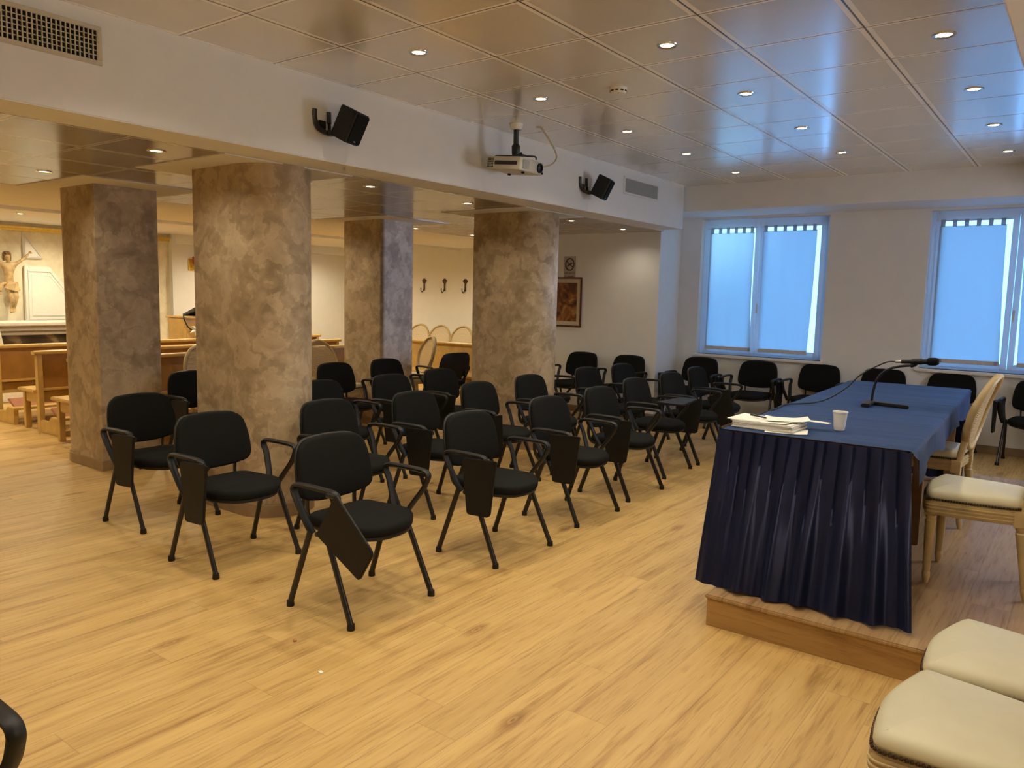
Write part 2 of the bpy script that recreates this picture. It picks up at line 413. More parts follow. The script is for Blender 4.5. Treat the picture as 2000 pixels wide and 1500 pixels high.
def thing(name, label, cat, loc=(0, 0, 0), rz=0, group=None):
    o = bpy.data.objects.new(name, None); COL.objects.link(o); o.location = loc; o.rotation_euler = (0, 0, rz)
    o.empty_display_size = .1
    return tag(o, label, cat, group)
def copy_tree(o, parent=None):
    c = o.copy(); COL.objects.link(c)
    if parent is not None: c.parent = parent
    for ch in [x for x in o.children]: copy_tree(ch, c)
    return c
def place(o, loc, rz, label, group=None):
    o.location = loc; o.rotation_euler = (0, 0, rz); o['label'] = label
    if group: o['group'] = group
    return o
def struct(o, label=None): o['kind'] = 'structure'; 
def S(mb, name, mat, smooth=0, bevel=0, label=None):
    o = mb.build(name, mat, None, smooth, bevel); o['kind'] = 'structure'
    if label: o['label'] = label
    return o

# ------------------------------------------------------------------ the setting
S(MB().box(XL-.2, XR+.2, YN-.2, YH+.2, -.12, 0), 'floor', M['floor'], label='light oak plank floor across the whole hall')
S(MB().box(XB1, -.40, YN, 8.80, ZC, ZC+.1), 'ceiling', M['ceil'], label='grey metal tile ceiling over the hall with recessed lights')
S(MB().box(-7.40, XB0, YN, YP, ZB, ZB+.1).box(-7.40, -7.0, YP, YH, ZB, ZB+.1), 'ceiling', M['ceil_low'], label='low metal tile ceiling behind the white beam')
S(MB().box(-9.45, -7.40, YN, YH, ZB, ZB+.1), 'ceiling', M['wall_soffit'], label='plain plaster ceiling beside the low metal tiles')
S(MB().box(XL, -9.45, YN, YH, ZB+.03, ZB+.13), 'ceiling', M['wall_soffit'], label='plaster ceiling over the altar')
S(MB().box(-9.49, -9.42, YN, YH, ZB-.035, ZB+.03), 'trim_1', M['white_paint'], 0, .008, label='white ceiling trim in front of the altar')
S(MB().box(XB0, XB1, YN, 8.77, ZB, ZC+.1), 'beam', M['wall'], 0, .006, label='long white ceiling beam carrying the speakers')
S(MB().box(-4.40, XR, 8.79, YW, ZS, ZC+.1), 'beam', M['wall'], 0, .004, label='boxed soffit along the top of the window wall')
S(MB().box(-.345, XR, YN, 8.79, ZS+.02, ZC+.1), 'beam', M['wall'], 0, .004, label='boxed soffit along the right edge of the tile ceiling')
S(MB().box(-.425, -.345, YN, 8.79, ZC-.012, ZC+.1), 'trim_2', M['white_paint'], label='white edge strip of the tile ceiling')
# plaster bands flush with the low ceiling around the pillars
Y0, Y1, PT = 3.10, 6.27, .53
for y in (Y0, Y1):
    S(MB().box(-5.43, XB0, y-.25, y+PT+.25, ZB-.006, ZB+.05), 'trim_3', M['wall_soffit'], label='plaster band around a rounded pillar head')
    S(MB().box(-7.40, -6.22, y-.25, y+PT+.25, ZB-.006, ZB+.05), 'trim_4', M['wall_soffit'], label='plaster band around a square pillar head')
# pier with the sign, chapel walls, enclosing walls
S(MB().box(-7.0, -4.40, YP, YH+.2, 0, ZC+.1), 'wall_back', M['wall'], label='cream wall with the framed picture')
S(MB().box(XL-.2, -7.0, YH, YH+.2, 0, ZC), 'wall_back', M['wall'], label='cream wall with the coat hooks')
S(MB().box(XL-.2, XL, YN, YH, 0, ZC), 'wall_left', M['niche'], label='marbled plaster wall behind the altar')
S(MB().box(XL, XL+.10, 6.97, YH, 0, 2.26).box(XL, XL+.2, 6.97, YH, 2.26, ZB+.03), 'wall_left', M['wall'], label='cream wall to the right of the altar niche')
S(MB().box(XL-.2, XR+.2, YN-.2, YN, 0, ZC+.1), 'wall_near', M['wall'], label='wall behind the photographer')
S(MB().box(XR, XR+.2, YN, YW, 0, ZC+.1), 'wall_right', M['wall'], label='right side wall of the hall')
# window wall with two openings
O1, O2 = (-4.12, -2.55), (-1.50, .10)
ZW0, ZW1 = .86, 2.57
w = MB()
for a, b in ((-4.40, O1[0]), (O1[1], O2[0]), (O2[1], XR+.2)): w.box(a, b, YW, YW+.30, 0, ZC)
for a, b in (O1, O2): w.box(a, b, YW, YW+.30, 0, ZW0).box(a, b, YW, YW+.30, ZW1, ZC)
S(w, 'wall_window', M['wall'], label='cream wall with the two windows')
S(MB().box(-4.40, XR, YW-.014, YW, 0, .085), 'baseboard_window', M['skirting'], 0, .003, label='brown skirting below the windows')
S(MB().box(-7.0, -4.40, YP-.014, YP, 0, .085).box(-4.40, -4.386, YP, YW-.014, 0, .085), 'baseboard_back', M['skirting'], 0, .003, label='brown skirting under the framed picture')
S(MB().box(XL, -7.0, YH-.014, YH, 0, .085), 'baseboard_chapel', M['skirting'], 0, .003, label='brown skirting under the coat hooks')

# pillars: one end rounded
def pillar(x_flat, x_round, y, label):
    r = PT/2; sgn = 1 if x_round > x_flat else -1
    cx = x_round-sgn*r; cy = y+r
    if sgn > 0: poly = [(x_flat, y), *arc(cx, cy, r, -PI/2, PI/2, 24), (x_flat, y+PT)]
    else: poly = [(x_flat, y), (x_flat, y+PT), *arc(cx, cy, r, PI/2, 1.5*PI, 24)]
    o = MB().prism(poly, idf, 0, ZB).build('pillar', M['pillar'], None, 30)
    c2 = Vector(((x_flat+x_round)/2, cy)); e = .013
    if sgn > 0: p2 = [(x_flat-e, y-e), *arc(cx, cy, r+e, -PI/2, PI/2, 24), (x_flat-e, y+PT+e)]
    else: p2 = [(x_flat+e, y-e), (x_flat+e, y+PT+e), *arc(cx, cy, r+e, PI/2, 1.5*PI, 24)]
    MB().prism(p2, idf, 0, .085).build('plinth', M['skirting'], o, 30)
    tag(o, label, 'pillar', 'marbled pillars', 'structure'); return o
pillar(-5.14, -4.345, Y0, 'broad marbled stucco pillar with rounded right side, standing beside the nearest chairs')
pillar(-5.20, -4.375, Y1, 'rounded marbled stucco pillar standing left of the framed picture')
pillar(-6.58, -7.38, Y0, 'dark marbled pillar with a sharp corner, beside the church pews')
pillar(-6.58, -7.36, Y1, 'slim marbled pillar with one bluish face, between the two rounded pillars')

# ------------------------------------------------------------------ windows, curtains
def window(name, x0, x1, xm, label):
    yb = YW+.10
    fr = MB()
    t = .06
    fr.box(x0, x0+t, yb, yb+.07, ZW0, ZW1).box(x1-t, x1, yb, yb+.07, ZW0, ZW1).box(x0+t, x1-t, yb, yb+.07, ZW1-t, ZW1).box(x0+t, x1-t, yb, yb+.07, ZW0, ZW0+.035)
    root = fr.build(name, M['white_gloss'], None, 0, .006); root['kind'] = 'structure'; root['label'] = label
    for a, b in ((x0+t-.01, xm), (xm, x1-t+.01)):
        s = .06; z0, z1 = ZW0+.03, ZW1-t+.01
        f = MB().box(a+.003, a+s, yb-.022, yb+.045, z0, z1).box(b-s, b-.003, yb-.022, yb+.045, z0, z1).box(a+s, b-s, yb-.022, yb+.045, z1-s, z1).box(a+s, b-s, yb-.022, yb+.045, z0, z0+s)
        so = f.build('sash', M['white_gloss'], root, 0, .006)
        MB().box(a+s, b-s, yb+.01, yb+.016, z0+s, z1-s).build('glass_pane', M['glass'], so, 0)
    MB().box(xm+.012, xm+.032, yb-.05, yb-.022, 1.50, 1.52).box(xm+.012, xm+.032, yb-.062, yb-.046, 1.40, 1.52).build('window_handle', M['white_paint'], root, 0, .004)
    MB().box(x0-.04, x1+.04, YW-.05, YW+.11, ZW0-.035, ZW0).build('window_sill', M['white_paint'], root, 0, .006)
    return root
window('window_1', *O1, -3.39, 'white double window above the row of chairs, left of the bare wall')
window('window_2', *O2, -.69, 'white double window behind the microphone table')
def curtain(label, xt0, xt1, xb0, xb1, zt, zb, bow=0.0, seed=0):
    yb = YW+.10-.040
    xc = (xt0+xt1)/2
    rd = random.Random(seed)
    t = thing('window_curtain', label, 'curtain', (xc, yb, zt), 0, 'tab top curtains')
    n, m = 36, 30; vs, fs = [], []; ph = rd.random()*6
    for j in range(m+1):
        v = j/m
        a = xt0+(xb0-xt0)*v; b = xt1+(xb1-xt1)*v
        b += bow*math.sin(PI*v)
        for i in range(n+1):
            u = i/n
            y = .006*math.sin(u*9+ph+v*1.5)*(.3+v)+.004*math.sin(u*23+ph)
            vs.append((a+(b-a)*u-xc, y, -.055-(zt-.055-zb)*v))
    for j in range(m):
        for i in range(n):
            o = j*(n+1)+i; fs.append((o, o+1, o+n+2, o+n+1))
    MB().add(vs, fs).build('curtain_panel', M['curtain'], t, 60)
    hm = MB(); w_ = (xb1-xb0)
    hm.box(xb0-xc, xb1-xc, -.010, -.004, zb-zt+.0, zb-zt+.045).build('curtain_hem', M['hem'], t, 0)
    k = 6 if w_ > .5 else 5
    for i in range(k):
        x = xt0-xc+.012+(xt1-xt0-.065)*i/(k-1)
        MB().box(x, x+.042, -.006, -.001, -.065, .012).build('curtain_tab', M['curtain'], t, 0)
    MB().tube([(xt0-xc-.03, .005, 0), (xt1-xc+.03, .005, 0)], .006, 8).build('curtain_rod', M['white_paint'], t, 40)
    return t
curtain('white curtain glowing pale cyan in the left half of the window by the white beam', -4.03, -3.452, -4.03, -3.425, 2.455, .92, -.012, 1)
curtain('white curtain with a bright gap along its right side, left window', -3.345, -2.70, -3.33, -2.735, 2.465, .92, .006, 2)
curtain('white curtain left of the window handle, behind the microphone', -1.42, -.80, -1.41, -.755, 2.46, .93, -.006, 3)
curtain('white curtain right of the window handle, cut off by the picture edge', -.63, -.02, -.60, -.03, 2.46, .93, 0, 4)
# ground and a pale wall outside
S(MB().box(-9, 6, YW+.4, YW+6, -.3, -.2), 'ground', M['outside'], label='pale ground outside the windows')

# ------------------------------------------------------------------ ceiling fixtures
def make_downlight():
    t = thing('ceiling_downlight', '', 'ceiling light')
    MB().lathe([(.036, -.001), (.040, -.005), (.052, -.006), (.056, -.001), (.056, .003)], 28, cap=False).build('trim_ring', M['chrome'], t, 40)
    MB().lathe([(.001, -.003), (.020, -.0035), (.036, -.001)], 24).build('lamp', M['bulb'], t, 40)
    return t
DL = make_downlight(); used = [False]
LAMPS = []
def downlight(x, y, z, label, group, lamp=True):
    o = DL if not used[0] else copy_tree(DL); used[0] = True
    place(o, (x, y, z), 0, label, group)
    if lamp: LAMPS.append((x, y, z))
ORD = ['first', 'second', 'third', 'fourth', 'fifth', 'sixth', 'seventh']
A_ = [3.277, 4.476, 5.70, 6.84, 8.07]; B_ = [3.898, 5.063, 6.265, 7.452]; C_ = [4.48, 5.677, 6.856, 8.05]
lab = ['nearest the camera', 'above the black loudspeaker side, before the projector', 'just beyond the projector', 'beyond the projector cable', 'last before the window soffit']
for i, y in enumerate(A_): downlight(-3.14, y, ZC, 'recessed downlight, %s of five along the white beam counted from the camera' % ORD[i], 'downlights along the beam')
for i, y in enumerate(B_): downlight(-1.93, y, ZC, 'recessed downlight, %s of four in the middle ceiling row counted from the camera' % ORD[i], 'downlights in the middle row')
for i, y in enumerate(C_): downlight(-.715, y, ZC, 'recessed downlight, %s of four above the blue table counted from the camera' % ORD[i], 'downlights over the table')
low = [(-4.68, 2.59, 'small downlight in the low ceiling in front of the broad pillar'), (-4.67, 4.34, 'small downlight in the low ceiling just right of the broad pillar'),
       (-4.69, 5.56, 'small downlight in the low ceiling left of the far rounded pillar'), (-4.69, 7.33, 'small downlight in the low ceiling just right of the far rounded pillar'),
       (-4.69, 8.50, 'small downlight in the low ceiling above the framed picture'), (-7.12, 7.41, 'tiny downlight seen beside the slim bluish pillar'),
       (-7.12, 8.55, 'tiny downlight seen left of the far rounded pillar'), (-6.3, 2.62, 'small glint of a downlight above the dark pillar')]
for x, y, l in low: downlight(x, y, ZB, l, 'downlights in the low ceiling')
downlight(-10.7, 4.15, ZB+.03, 'small downlight in the altar ceiling above the gold moulding', 'downlights in the low ceiling')
def spot(x, y, z, e, size=2.4, blend=.9, rad=.014, col=(1, .89, .70)):
    ld = bpy.data.lights.new('downlight_beam', 'SPOT'); ld.energy = e; ld.spot_size = size; ld.spot_blend = blend
    ld.shadow_soft_size = rad; ld.color = col
    o = bpy.data.objects.new('downlight_beam', ld); COL.objects.link(o); o.location = (x, y, z-.012)
for x, y, z in LAMPS:
    if z == ZC: spot(x, y, z, (43 if x < -1 else 25)*(.16 if y > 7.2 else .6 if y > 6.2 else 1))
    elif x > -8: spot(x, y, z, 20 if y < 8 else 9, 2.6)
# rows that continue overhead behind the photographer, and in the chapel
for x, y in ((-3.14, 2.08), (-3.14, .88), (-3.14, -.5), (-1.93, 2.70), (-1.93, 1.5), (-1.93, .2), (-.715, 3.28), (-.715, 2.08), (-.715, .8)): spot(x, y, ZC, 44 if x < -1 else 26)
for x, y in ((-4.68, 1.2), (-4.68, -.4), (-6.3, 1.2), (-6.3, -.6), (-7.12, 4.6), (-7.12, 5.7)): spot(x, y, ZB, 20, 2.6)
for x, y in ((-8.6, 3.2), (-8.6, 5.2), (-8.6, 7.4), (-8.6, 9.6), (-10.2, 2.6), (-10.2, 4.6), (-10.2, 6.6), (-10.2, 8.6), (-11.4, 3.6), (-11.5, 5.0), (-11.2, 7.6), (-11.2, 9.6), (-8.6, .8), (-10.2, .6)): spot(x, y, ZB-.04, 72, 2.85, col=(1, .86, .58))

# smoke detector
t = thing('smoke_detector', 'white round smoke detector on the tile ceiling', 'smoke detector', (-2.56, 4.51, ZC))
MB().lathe([(.056, 0), (.056, -.012), (.050, -.030), (.046, -.036), (.0, -.037)], 28).build('detector_base', M['white_paint'], t, 40)
sl = MB()
for k in range(10):
    a = 2*PI*k/10; mt = Matrix.Rotation(a, 4, 'Z')
    sl.box(.0505, .0545, -.010, .010, -.026, -.018, mt)
sl.build('detector_slot', M['dark'], t, 0)

# speakers on the beam
def speaker(y, z, label):
    t = thing('wall_speaker', label, 'speaker', (XB1, y, z), 0, 'speakers on the beam')
    # bracket: two prongs curving out from the wall to a knuckle
    MB().box(0, .008, -.03, .03, -.05, .0).build('wall_plate', M['metal_black'], t, 0, .004)
    for s_, yy in ((1, -.062), (-1, .05)):
        MB().tube(smooth_path([(.01, yy, .06), (.012, yy, .0), (.03, yy*.8, -.06), (.07, yy*.3+.0, -.085)], 5), .011, 8, r2=.016).build('bracket_prong', M['metal_black'], t, 40)
    MB().lathe([(.0, -.02), (.02, -.016), (.024, 0), (.02, .016), (0, .02)], 14, Matrix.Translation((.075, .005, -.085))).build('bracket_joint', M['metal_black'], t, 50)
    mt = Matrix.Translation((.175, .075, -.035)) @ Matrix.Rotation(R(18), 4, 'Z') @ Matrix.Rotation(R(26), 4, 'Y')
    poly = round_poly([(-.075, -.055), (.055, -.082), (.068, -.075), (.068, .075), (.055, .082), (-.075, .055)], .012, 4)
    vs_fn = lambda a, b, d: mt @ Vector((a, b, d))
    cab = MB().prism(poly, vs_fn, -.10, .10).build('speaker_cabinet', M['plastic'], t, 40, .006)
    gp = MB().prism(round_poly([(-.07, -.09), (.07, -.09), (.07, .09), (-.07, .09)], .012, 4), lambda a, b, d: mt @ Vector((d, a, b)), .068, .074)
    gp.build('speaker_grille', M['fabric'], t, 40)
    MB().box(.074, .076, -.012, .012, -.082, -.074, mt).build('speaker_badge', M['chrome'], cab, 0)
    return t
speaker(3.33, 2.63, 'small black loudspeaker on a wall bracket, left of the projector on the white beam')
speaker(6.48, 2.63, 'small black loudspeaker on a wall bracket beside the grey vent on the white beam')

# air vents in the beam
def vent(y0, y1, z0, z1, nv, nh, label, grey):
    t = thing('air_vent', label, 'air vent', (XB1, (y0+y1)/2, z0), 0, 'air vents in the beam')
    h, w_ = z1-z0, (y1-y0)/2; b = .022
    MB().box(.0, .012, -w_-b, w_+b, -b, 0).box(.0, .012, -w_-b, w_+b, h, h+b).box(.0, .012, -w_-b, -w_, 0, h).box(.0, .012, w_, w_+b, 0, h).build('vent_frame', M['grille'] if not grey else M['white_paint'], t, 0, .003)
    MB().box(.0005, .002, -w_, w_, 0, h).build('duct', M['dark'] if not grey else M['grille_grey'], t, 0)
    if not grey:
        g = MB()
        for k in range(nv+1):
            y = -w_+2*w_*k/nv; g.box(.003, .011, y-.0028, y+.0028, 0, h)
        for k in range(1, nh): g.box(.002, .007, -w_, w_, h*k/nh-.0022, h*k/nh+.0022)
        g.build('vent_grille', M['grille'], t, 0)
    else:
        g = MB()
        for k in range(1, nh): g.box(.002, .008, -w_, w_, h*k/nh-.003, h*k/nh+.003)
        g.build('vent_grille', M['grille_grey'], t, 0)
vent(1.02, 1.94, 2.655, 2.795, 44, 6, 'square mesh air vent with dark holes at the top left of the beam', False)
vent(7.30, 8.05, 2.655, 2.795, 0, 14, 'grey rectangular air vent beside the far loudspeaker', True)

# projector on its mount
PX, PY = -3.75, 5.02
t = pm_ = thing('projector_mount', 'black projector mount hanging from a white ceiling cap', 'projector mount', (PX, PY, ZC))
MB().lathe([(.055, 0), (.055, -.008), (.042, -.05), (0, -.05)], 24).build('ceiling_cap', M['white_paint'], t, 40)
MB().tube([(0, 0, -.05), (0, 0, -.19)], .021, 16).build('pole', M['metal_black'], t, 40)
MB().lathe([(.022, -.17), (.034, -.19), (.032, -.25), (.028, -.27), (.0, -.275)], 16).build('swivel_joint', M['metal_black'], t, 40)
MB().box(-.09, .09, -.03, .03, -.278, -.268).build('mount_plate', M['metal_black'], t, 0, .003)
for sx, sy in ((-1, -1), (1, -1), (-1, 1), (1, 1)):
    MB().tube(smooth_path([(.03*sx, .02*sy, -.272), (.10*sx, .07*sy, -.272), (.125*sx, .095*sy, -.277), (.128*sx, .098*sy, -.300)], 4), .007, 8).build('mount_arm', M['metal_black'], t, 40)
mtp = Matrix.Rotation(R(4), 4, 'Z') @ Matrix.Rotation(R(5), 4, 'Y')
t = prj = thing('projector', 'beige video projector hanging under the ceiling mount', 'projector', (PX, PY, ZC-.322))
tilt = lambda mb: [mtp @ Vector(v) for v in mb.v]
def PB(mb, *a, **k): mb.v = tilt(mb); return mb.build(*a, **k)
PB(MB().prism(round_poly([(-.14, -.155), (.14, -.155), (.155, .0), (.14, .155), (-.14, .155)], .015, 3), idf, -.045, .045), 'projector_body', M['proj'], t, smooth=30, bevel=.006)
PB(MB().box(-.075, .115, -.1575, -.154, -.012, .014), 'side_slot', M['proj_dark'], t, smooth=0)
g = MB()
for i in range(5):
    for j in range(6): g.box(-.135+i*.0105, -.129+i*.0105, -.1572, -.154, -.032+j*.0115, -.0245+j*.0115)
PB(g, 'side_vents', M['dark'], t, smooth=0)
lm = Matrix.Translation((.148, .085, 0)) @ Matrix.Rotation(PI/2, 4, 'Y')
PB(MB().lathe([(.034, -.006), (.034, .012), (.027, .014), (.024, .002), (0, .001)], 24, lm), 'lens', M['plastic'], t, smooth=40)
PB(MB().lathe([(.022, .003), (.018, .007), (0, .009)], 20, lm), 'lens_glass', M['proj_dark'], t, smooth=40)
PB(MB().box(.142, .150, -.13, -.03, -.03, .032), 'front_grille', M['grille_grey'], t, smooth=0, bevel=.003)
PB(MB().box(.142, .150, .128, .142, -.038, -.024), 'ir_window', M['dark'], t, smooth=0)
PB(MB().lathe([(.012, -.057), (.012, -.044), (.008, -.043)], 12, Matrix.Translation((.1, -.05, 0))).lathe([(.012, -.057), (.012, -.044), (.008, -.043)], 12, Matrix.Translation((-.1, .08, 0))), 'foot', M['dark'], t, smooth=40)
prj.scale = (1.10, 1.10, 1.10); pm_.scale = (1, 1, .90)
c = MB()
c.tube(smooth_path([(PX+.10, PY+.19, ZC+.001), (PX+.16, PY+.24, ZC-.11), (PX+.20, PY+.28, ZC-.22), (PX+.17, PY+.25, ZC-.29), (PX+.10, PY+.18, ZC-.315)], 8), .007, 8)
c.lathe([(.028, -.004), (.028, .0)], 16, Matrix.Translation((PX+.09, PY+.19, ZC)))
tag(c.build('projector_cable', M['grille'], None, 40), 'beige cable looping from the ceiling down to the projector', 'cable')

# ------------------------------------------------------------------ black tablet-arm chairs
def make_chair():
    t = thing('tablet_chair', '', 'chair')
    # seat: wide rounded front, narrower back
    so = round_poly([(-.205, -.20), (.13, -.238), (.235, -.12), (.25, 0), (.235, .12), (.13, .238), (-.205, .20)], [.08, .10, .10, .1, .10, .10, .08], 5)
    MB().cushion(so, .052, lambda x, y, z: Vector((x, y, .408+z - .015*max(0, x-.12)/.12)), .022, .008).build('seat', M['fabric'], t, 60)
    MB().cushion([(x*.965, y*.965) for x, y in so], .022, lambda x, y, z: Vector((x, y, .392+z - .015*max(0, x-.12)/.12)), .008, 0).build('seat_pan', M['plastic'], t, 60)
    # backrest, curved and tilted
    bo = round_poly([(-.232, .535), (-.12, .508), (0, .502), (.12, .508), (.232, .535), (.238, .66), (.205, .815), (0, .830), (-.205, .815), (-.238, .66)], [.05, .1, .1, .1, .05, .1, .085, .2, .085, .1], 5)
    def bf(off):
        def f(y, z, w): return Vector((-.205 - .19*(z-.5) + .55*y*y + w + off, y, z))
        return f
    MB().cushion(bo, .040, bf(-.012), .017, .008).build('backrest', M['fabric'], t, 60)
    MB().cushion([(y*1.012, .665+(z-.665)*1.012) for y, z in bo], .018, bf(-.024), .008, 0).build('back_shell', M['plastic'], t, 60)
    for s in (-1, 1):
        MB().tube(smooth_path([(-.12, .15*s, .395), (-.20, .15*s, .40), (-.232, .155*s, .47), (-.215, .16*s, .60)], 5), .014, 8, r2=.008, up=(0, 1, 0)).build('back_support', M['metal_black'], t, 40)
    # under-seat frame
    MB().tube([(-.03, -.262, .400), (-.03, .262, .400)], .013, 10).tube([(.10, -.21, .395), (.10, .21, .395)], .010, 10).build('seat_frame', M['metal_black'], t, 40)
    for sx in (-1, 1):
        for s in (-1, 1):
            top = Vector((.035 if sx > 0 else -.075, .258*s, .42)); ft = Vector((.228 if sx > 0 else -.222, .272*s, .012))
            lg = MB().tube([top, ft], .0170, 12, r2=.0125, up=(0, 1, 0)).build('leg', M['metal_black'], t, 40)
            MB().lathe([(.0185, 0), (.0195, .006), (.0175, .03)], 12, Matrix.Translation((ft.x-(.003*sx), ft.y, 0))).build('foot_cap', M['plastic'], lg, 40)
    for s in (-1, 1):
        y = .303*s
        loop = smooth_path([(-.045, y*.90, .405), (-.075, y*.95, .465), (-.118, y, .560), (-.143, y, .602), (-.140, y, .626), (-.112, y, .638), (-.03, y, .642), (.08, y, .642), (.142, y, .639), (.166, y, .624), (.162, y, .596), (.130, y, .540), (.075, y*.96, .465), (.038, y*.90, .405)], 5)
        MB().tube(loop, .0130, 8, r2=.0200, up=(0, 1, 0)).build('armrest', M['plastic'], t, 50)
    return t
def make_tablet(kind, ang=0, dx=0, dz=0):
    poly = round_poly([(.02, .628), (.272, .640), (.262, .56), (.232, .312), (.062, .304)], [.02, .012, .03, .03, .02], 4)
    if kind == 'down':
        pv = Vector((.272, .640)); a = R(ang); ca, sa = math.cos(a), math.sin(a)
        poly = [((x-pv.x)*ca-(z-pv.y)*sa+pv.x+dx, (x-pv.x)*sa+(z-pv.y)*ca+pv.y+dz) for x, z in poly]
        mb = MB().prism(poly, lambda a_, b_, d: Vector((a_, d, b_)), -.348, -.332)
        hx, hz = pv.x+dx, pv.y+dz
        hg = MB().tube([(.135, -.303, .630), (hx-.06, -.325, hz-.015)], .011, 8).lathe([(.013, -.03), (.013, .03)], 10, Matrix.Translation((hx-.045, -.326, hz-.02)) @ Matrix.Rotation(PI/2, 4, 'Y'))
    else:
        p2 = round_poly([(.18, -.42), (.20, .07), (.37, .03), (.43, -.42)], .03, 4)
        mb = MB().prism(p2, idf, .672, .688)
        hg = MB().tube([(.140, -.303, .640), (.23, -.30, .672)], .012, 8)
    return mb, hg
CH = make_chair()
TB = {}
def tablet(kind, ang=0, dx=0, dz=0):
    key = (kind, ang, dx, dz)
    if key not in TB:
        mb, hg = make_tablet(*key)
        a = mb.build('writing_tablet', M['tablet'], None, 30, .003)
        b = hg.build('tablet_hinge', M['metal_black'], None, 40); b.parent = a
        TB[key] = [a, False]
    e = TB[key]
    if not e[1]: e[1] = True; return e[0]
    return copy_tree(e[0])
cused = [False]
def chair(x, y, ang, label, group, tab=('down',)):
    o = CH if not cused[0] else None
    if o is None:
        o = CH.copy(); COL.objects.link(o)
        for ch in CH_PARTS: copy_tree(ch, o)
    cused[0] = True
    place(o, (x, y, 0), R(ang), label, group)
    if tab: tablet(*tab).parent = o
    return o
CH_PARTS = list(CH.children)
G1, G2, G3, G4, GW, GS = ('chairs in the front row', 'chairs in the second row', 'chairs in the third row', 'chairs in the last row', 'chairs along the window wall', 'chairs under the framed picture')
fr = [(-2.853, 2.60, 0, ('down', 55, -.068, .013)), (-2.84, 3.68, -1, ('down',)), (-2.905, 4.66, -1, ('down',)), (-2.955, 5.49, -2, ('down',)), (-3.09, 6.37, 0, ('flat',)), (-3.09, 7.12, -2, ('down',)), (-3.16, 7.92, 2, ('down', 22, -.02, .02))]
fl = ['nearest, its writing tablet swung out at an angle', 'second from the camera, tablet folded straight down', 'third from the camera, tablet folded down', 'fourth from the camera, beside the flat tablet',
      'fifth from the camera, writing tablet laid flat across it', 'sixth from the camera, just beyond the flat tablet', 'farthest, its tablet hanging at a slant beside the windows']
for (x, y, a, tb), l in zip(fr, fl): chair(x, y, a, 'black chair in the front row, %s' % l, G1, tb)
sr = [(-3.895, 2.57, 0), (-3.86, 3.42, 1), (-3.77, 4.16, 0), (-3.85, 5.02, 2), (-3.90, 5.83, 0), (-3.95, 6.93, -1), (-3.91, 7.62, -2)]
for i, (x, y, a) in enumerate(sr):
    tb = ('down',) if i != 3 else ('down', 10, -.01, 0)
    chair(x, y, a, 'black chair in the second row, %s of seven from the camera%s' % (ORD[i], ', before the broad pillar' if i == 0 else ''), G2, tb)
tr_ = [(-4.95, 2.71, 3), (-4.80, 4.12, 0), (-4.76, 4.89, 0), (-4.83, 5.62, 0), (-4.83, 7.17, 0)]
tl = ['beside the dark pillar, left end of the seating', 'half hidden behind the broad pillar', 'between the broad pillar and the slim pillar', 'before the far rounded pillar', 'mostly hidden behind the far rounded pillar']
for (x, y, a), l in zip(tr_, tl): chair(x, y, a, 'black chair in the third row, %s' % l, G3)
for (x, y, a), l in zip([(-6.11, 3.78, 0), (-5.95, 5.26, 0), (-5.98, 6.01, 0)], ['seen in the gap between the two near pillars', 'right beside the broad pillar below a cane chair back', 'in front of the slim bluish pillar']):
    chair(x, y, a, 'black chair in the last row, %s' % l, G4)
chair(-6.60, 7.40, 172, 'black chair turned away, its plastic back facing the camera, before the far bench', None)
chair(-5.40, 8.58, -92, 'black chair against the wall directly below the framed picture', GS)
chair(-4.72, 8.60, -94, 'black chair against the wall right of the framed picture, beside the corner', GS)
wl = ['left end of the window wall, under the left curtain', 'second from the corner, under the first window', 'third from the corner, under the edge of the first window', 'fourth from the corner, half hidden by the blue table', 'fifth from the corner, under the second window behind the table', 'last at the right edge, beyond the cane chairs']
for (x, y, a), l in zip([(-3.94, 9.08, -90), (-3.22, 9.14, -90), (-2.53, 9.25, -91), (-1.84, 9.28, -90), (-1.16, 9.26, -90), (-.36, 9.12, -92)], wl):
    chair(x, y, a, 'black chair facing the table, %s' % l, GW)
chair(-1.90, .313, 0, 'black chair by the camera, only its curved armrest showing at the corner', None, None)

# ------------------------------------------------------------------ platform and table
pf = MB().box(-1.37, XR-.01, 3.455, 7.45, 0, ZT-.022).build('platform', M['stage_side'], None, 0)
MB().box(-1.38, XR-.01, 3.445, 7.46, ZT-.022, ZT).build('platform_top', M['stage'], pf, 0, .006)
tag(pf, 'low wooden platform under the blue table', 'platform')
TA = R(2.3); TL0 = Vector((-1.035, 3.805)); TW, TLN, TZ = .865, 3.2, .905
tm = Matrix.Translation((TL0.x, TL0.y, 0)) @ Matrix.Rotation(TA, 4, 'Z')      # local: x across, y along
tb = thing('conference_table', 'long wooden table hidden under the blue cloth on the platform', 'table', (TL0.x, TL0.y, ZT), TA)
h = TZ-ZT-.006
MB().box(-TW/2+.02, TW/2-.02, .02, TLN-.02, h-.035, h).build('tabletop', M['table_wood'], tb, 0, .004)
MB().box(-TW/2+.10, TW/2-.10, .10, TLN-.10, h-.10, h-.035).build('apron', M['table_wood'], tb, 0, .004)
for y in (.12, TLN/2-.42, TLN-.12):
    for x in (-TW/2+.09, TW/2-.09): MB().box(x-.028, x+.028, y-.028, y+.028, 0, h-.035).build('leg', M['table_wood'], tb, 0, .004)
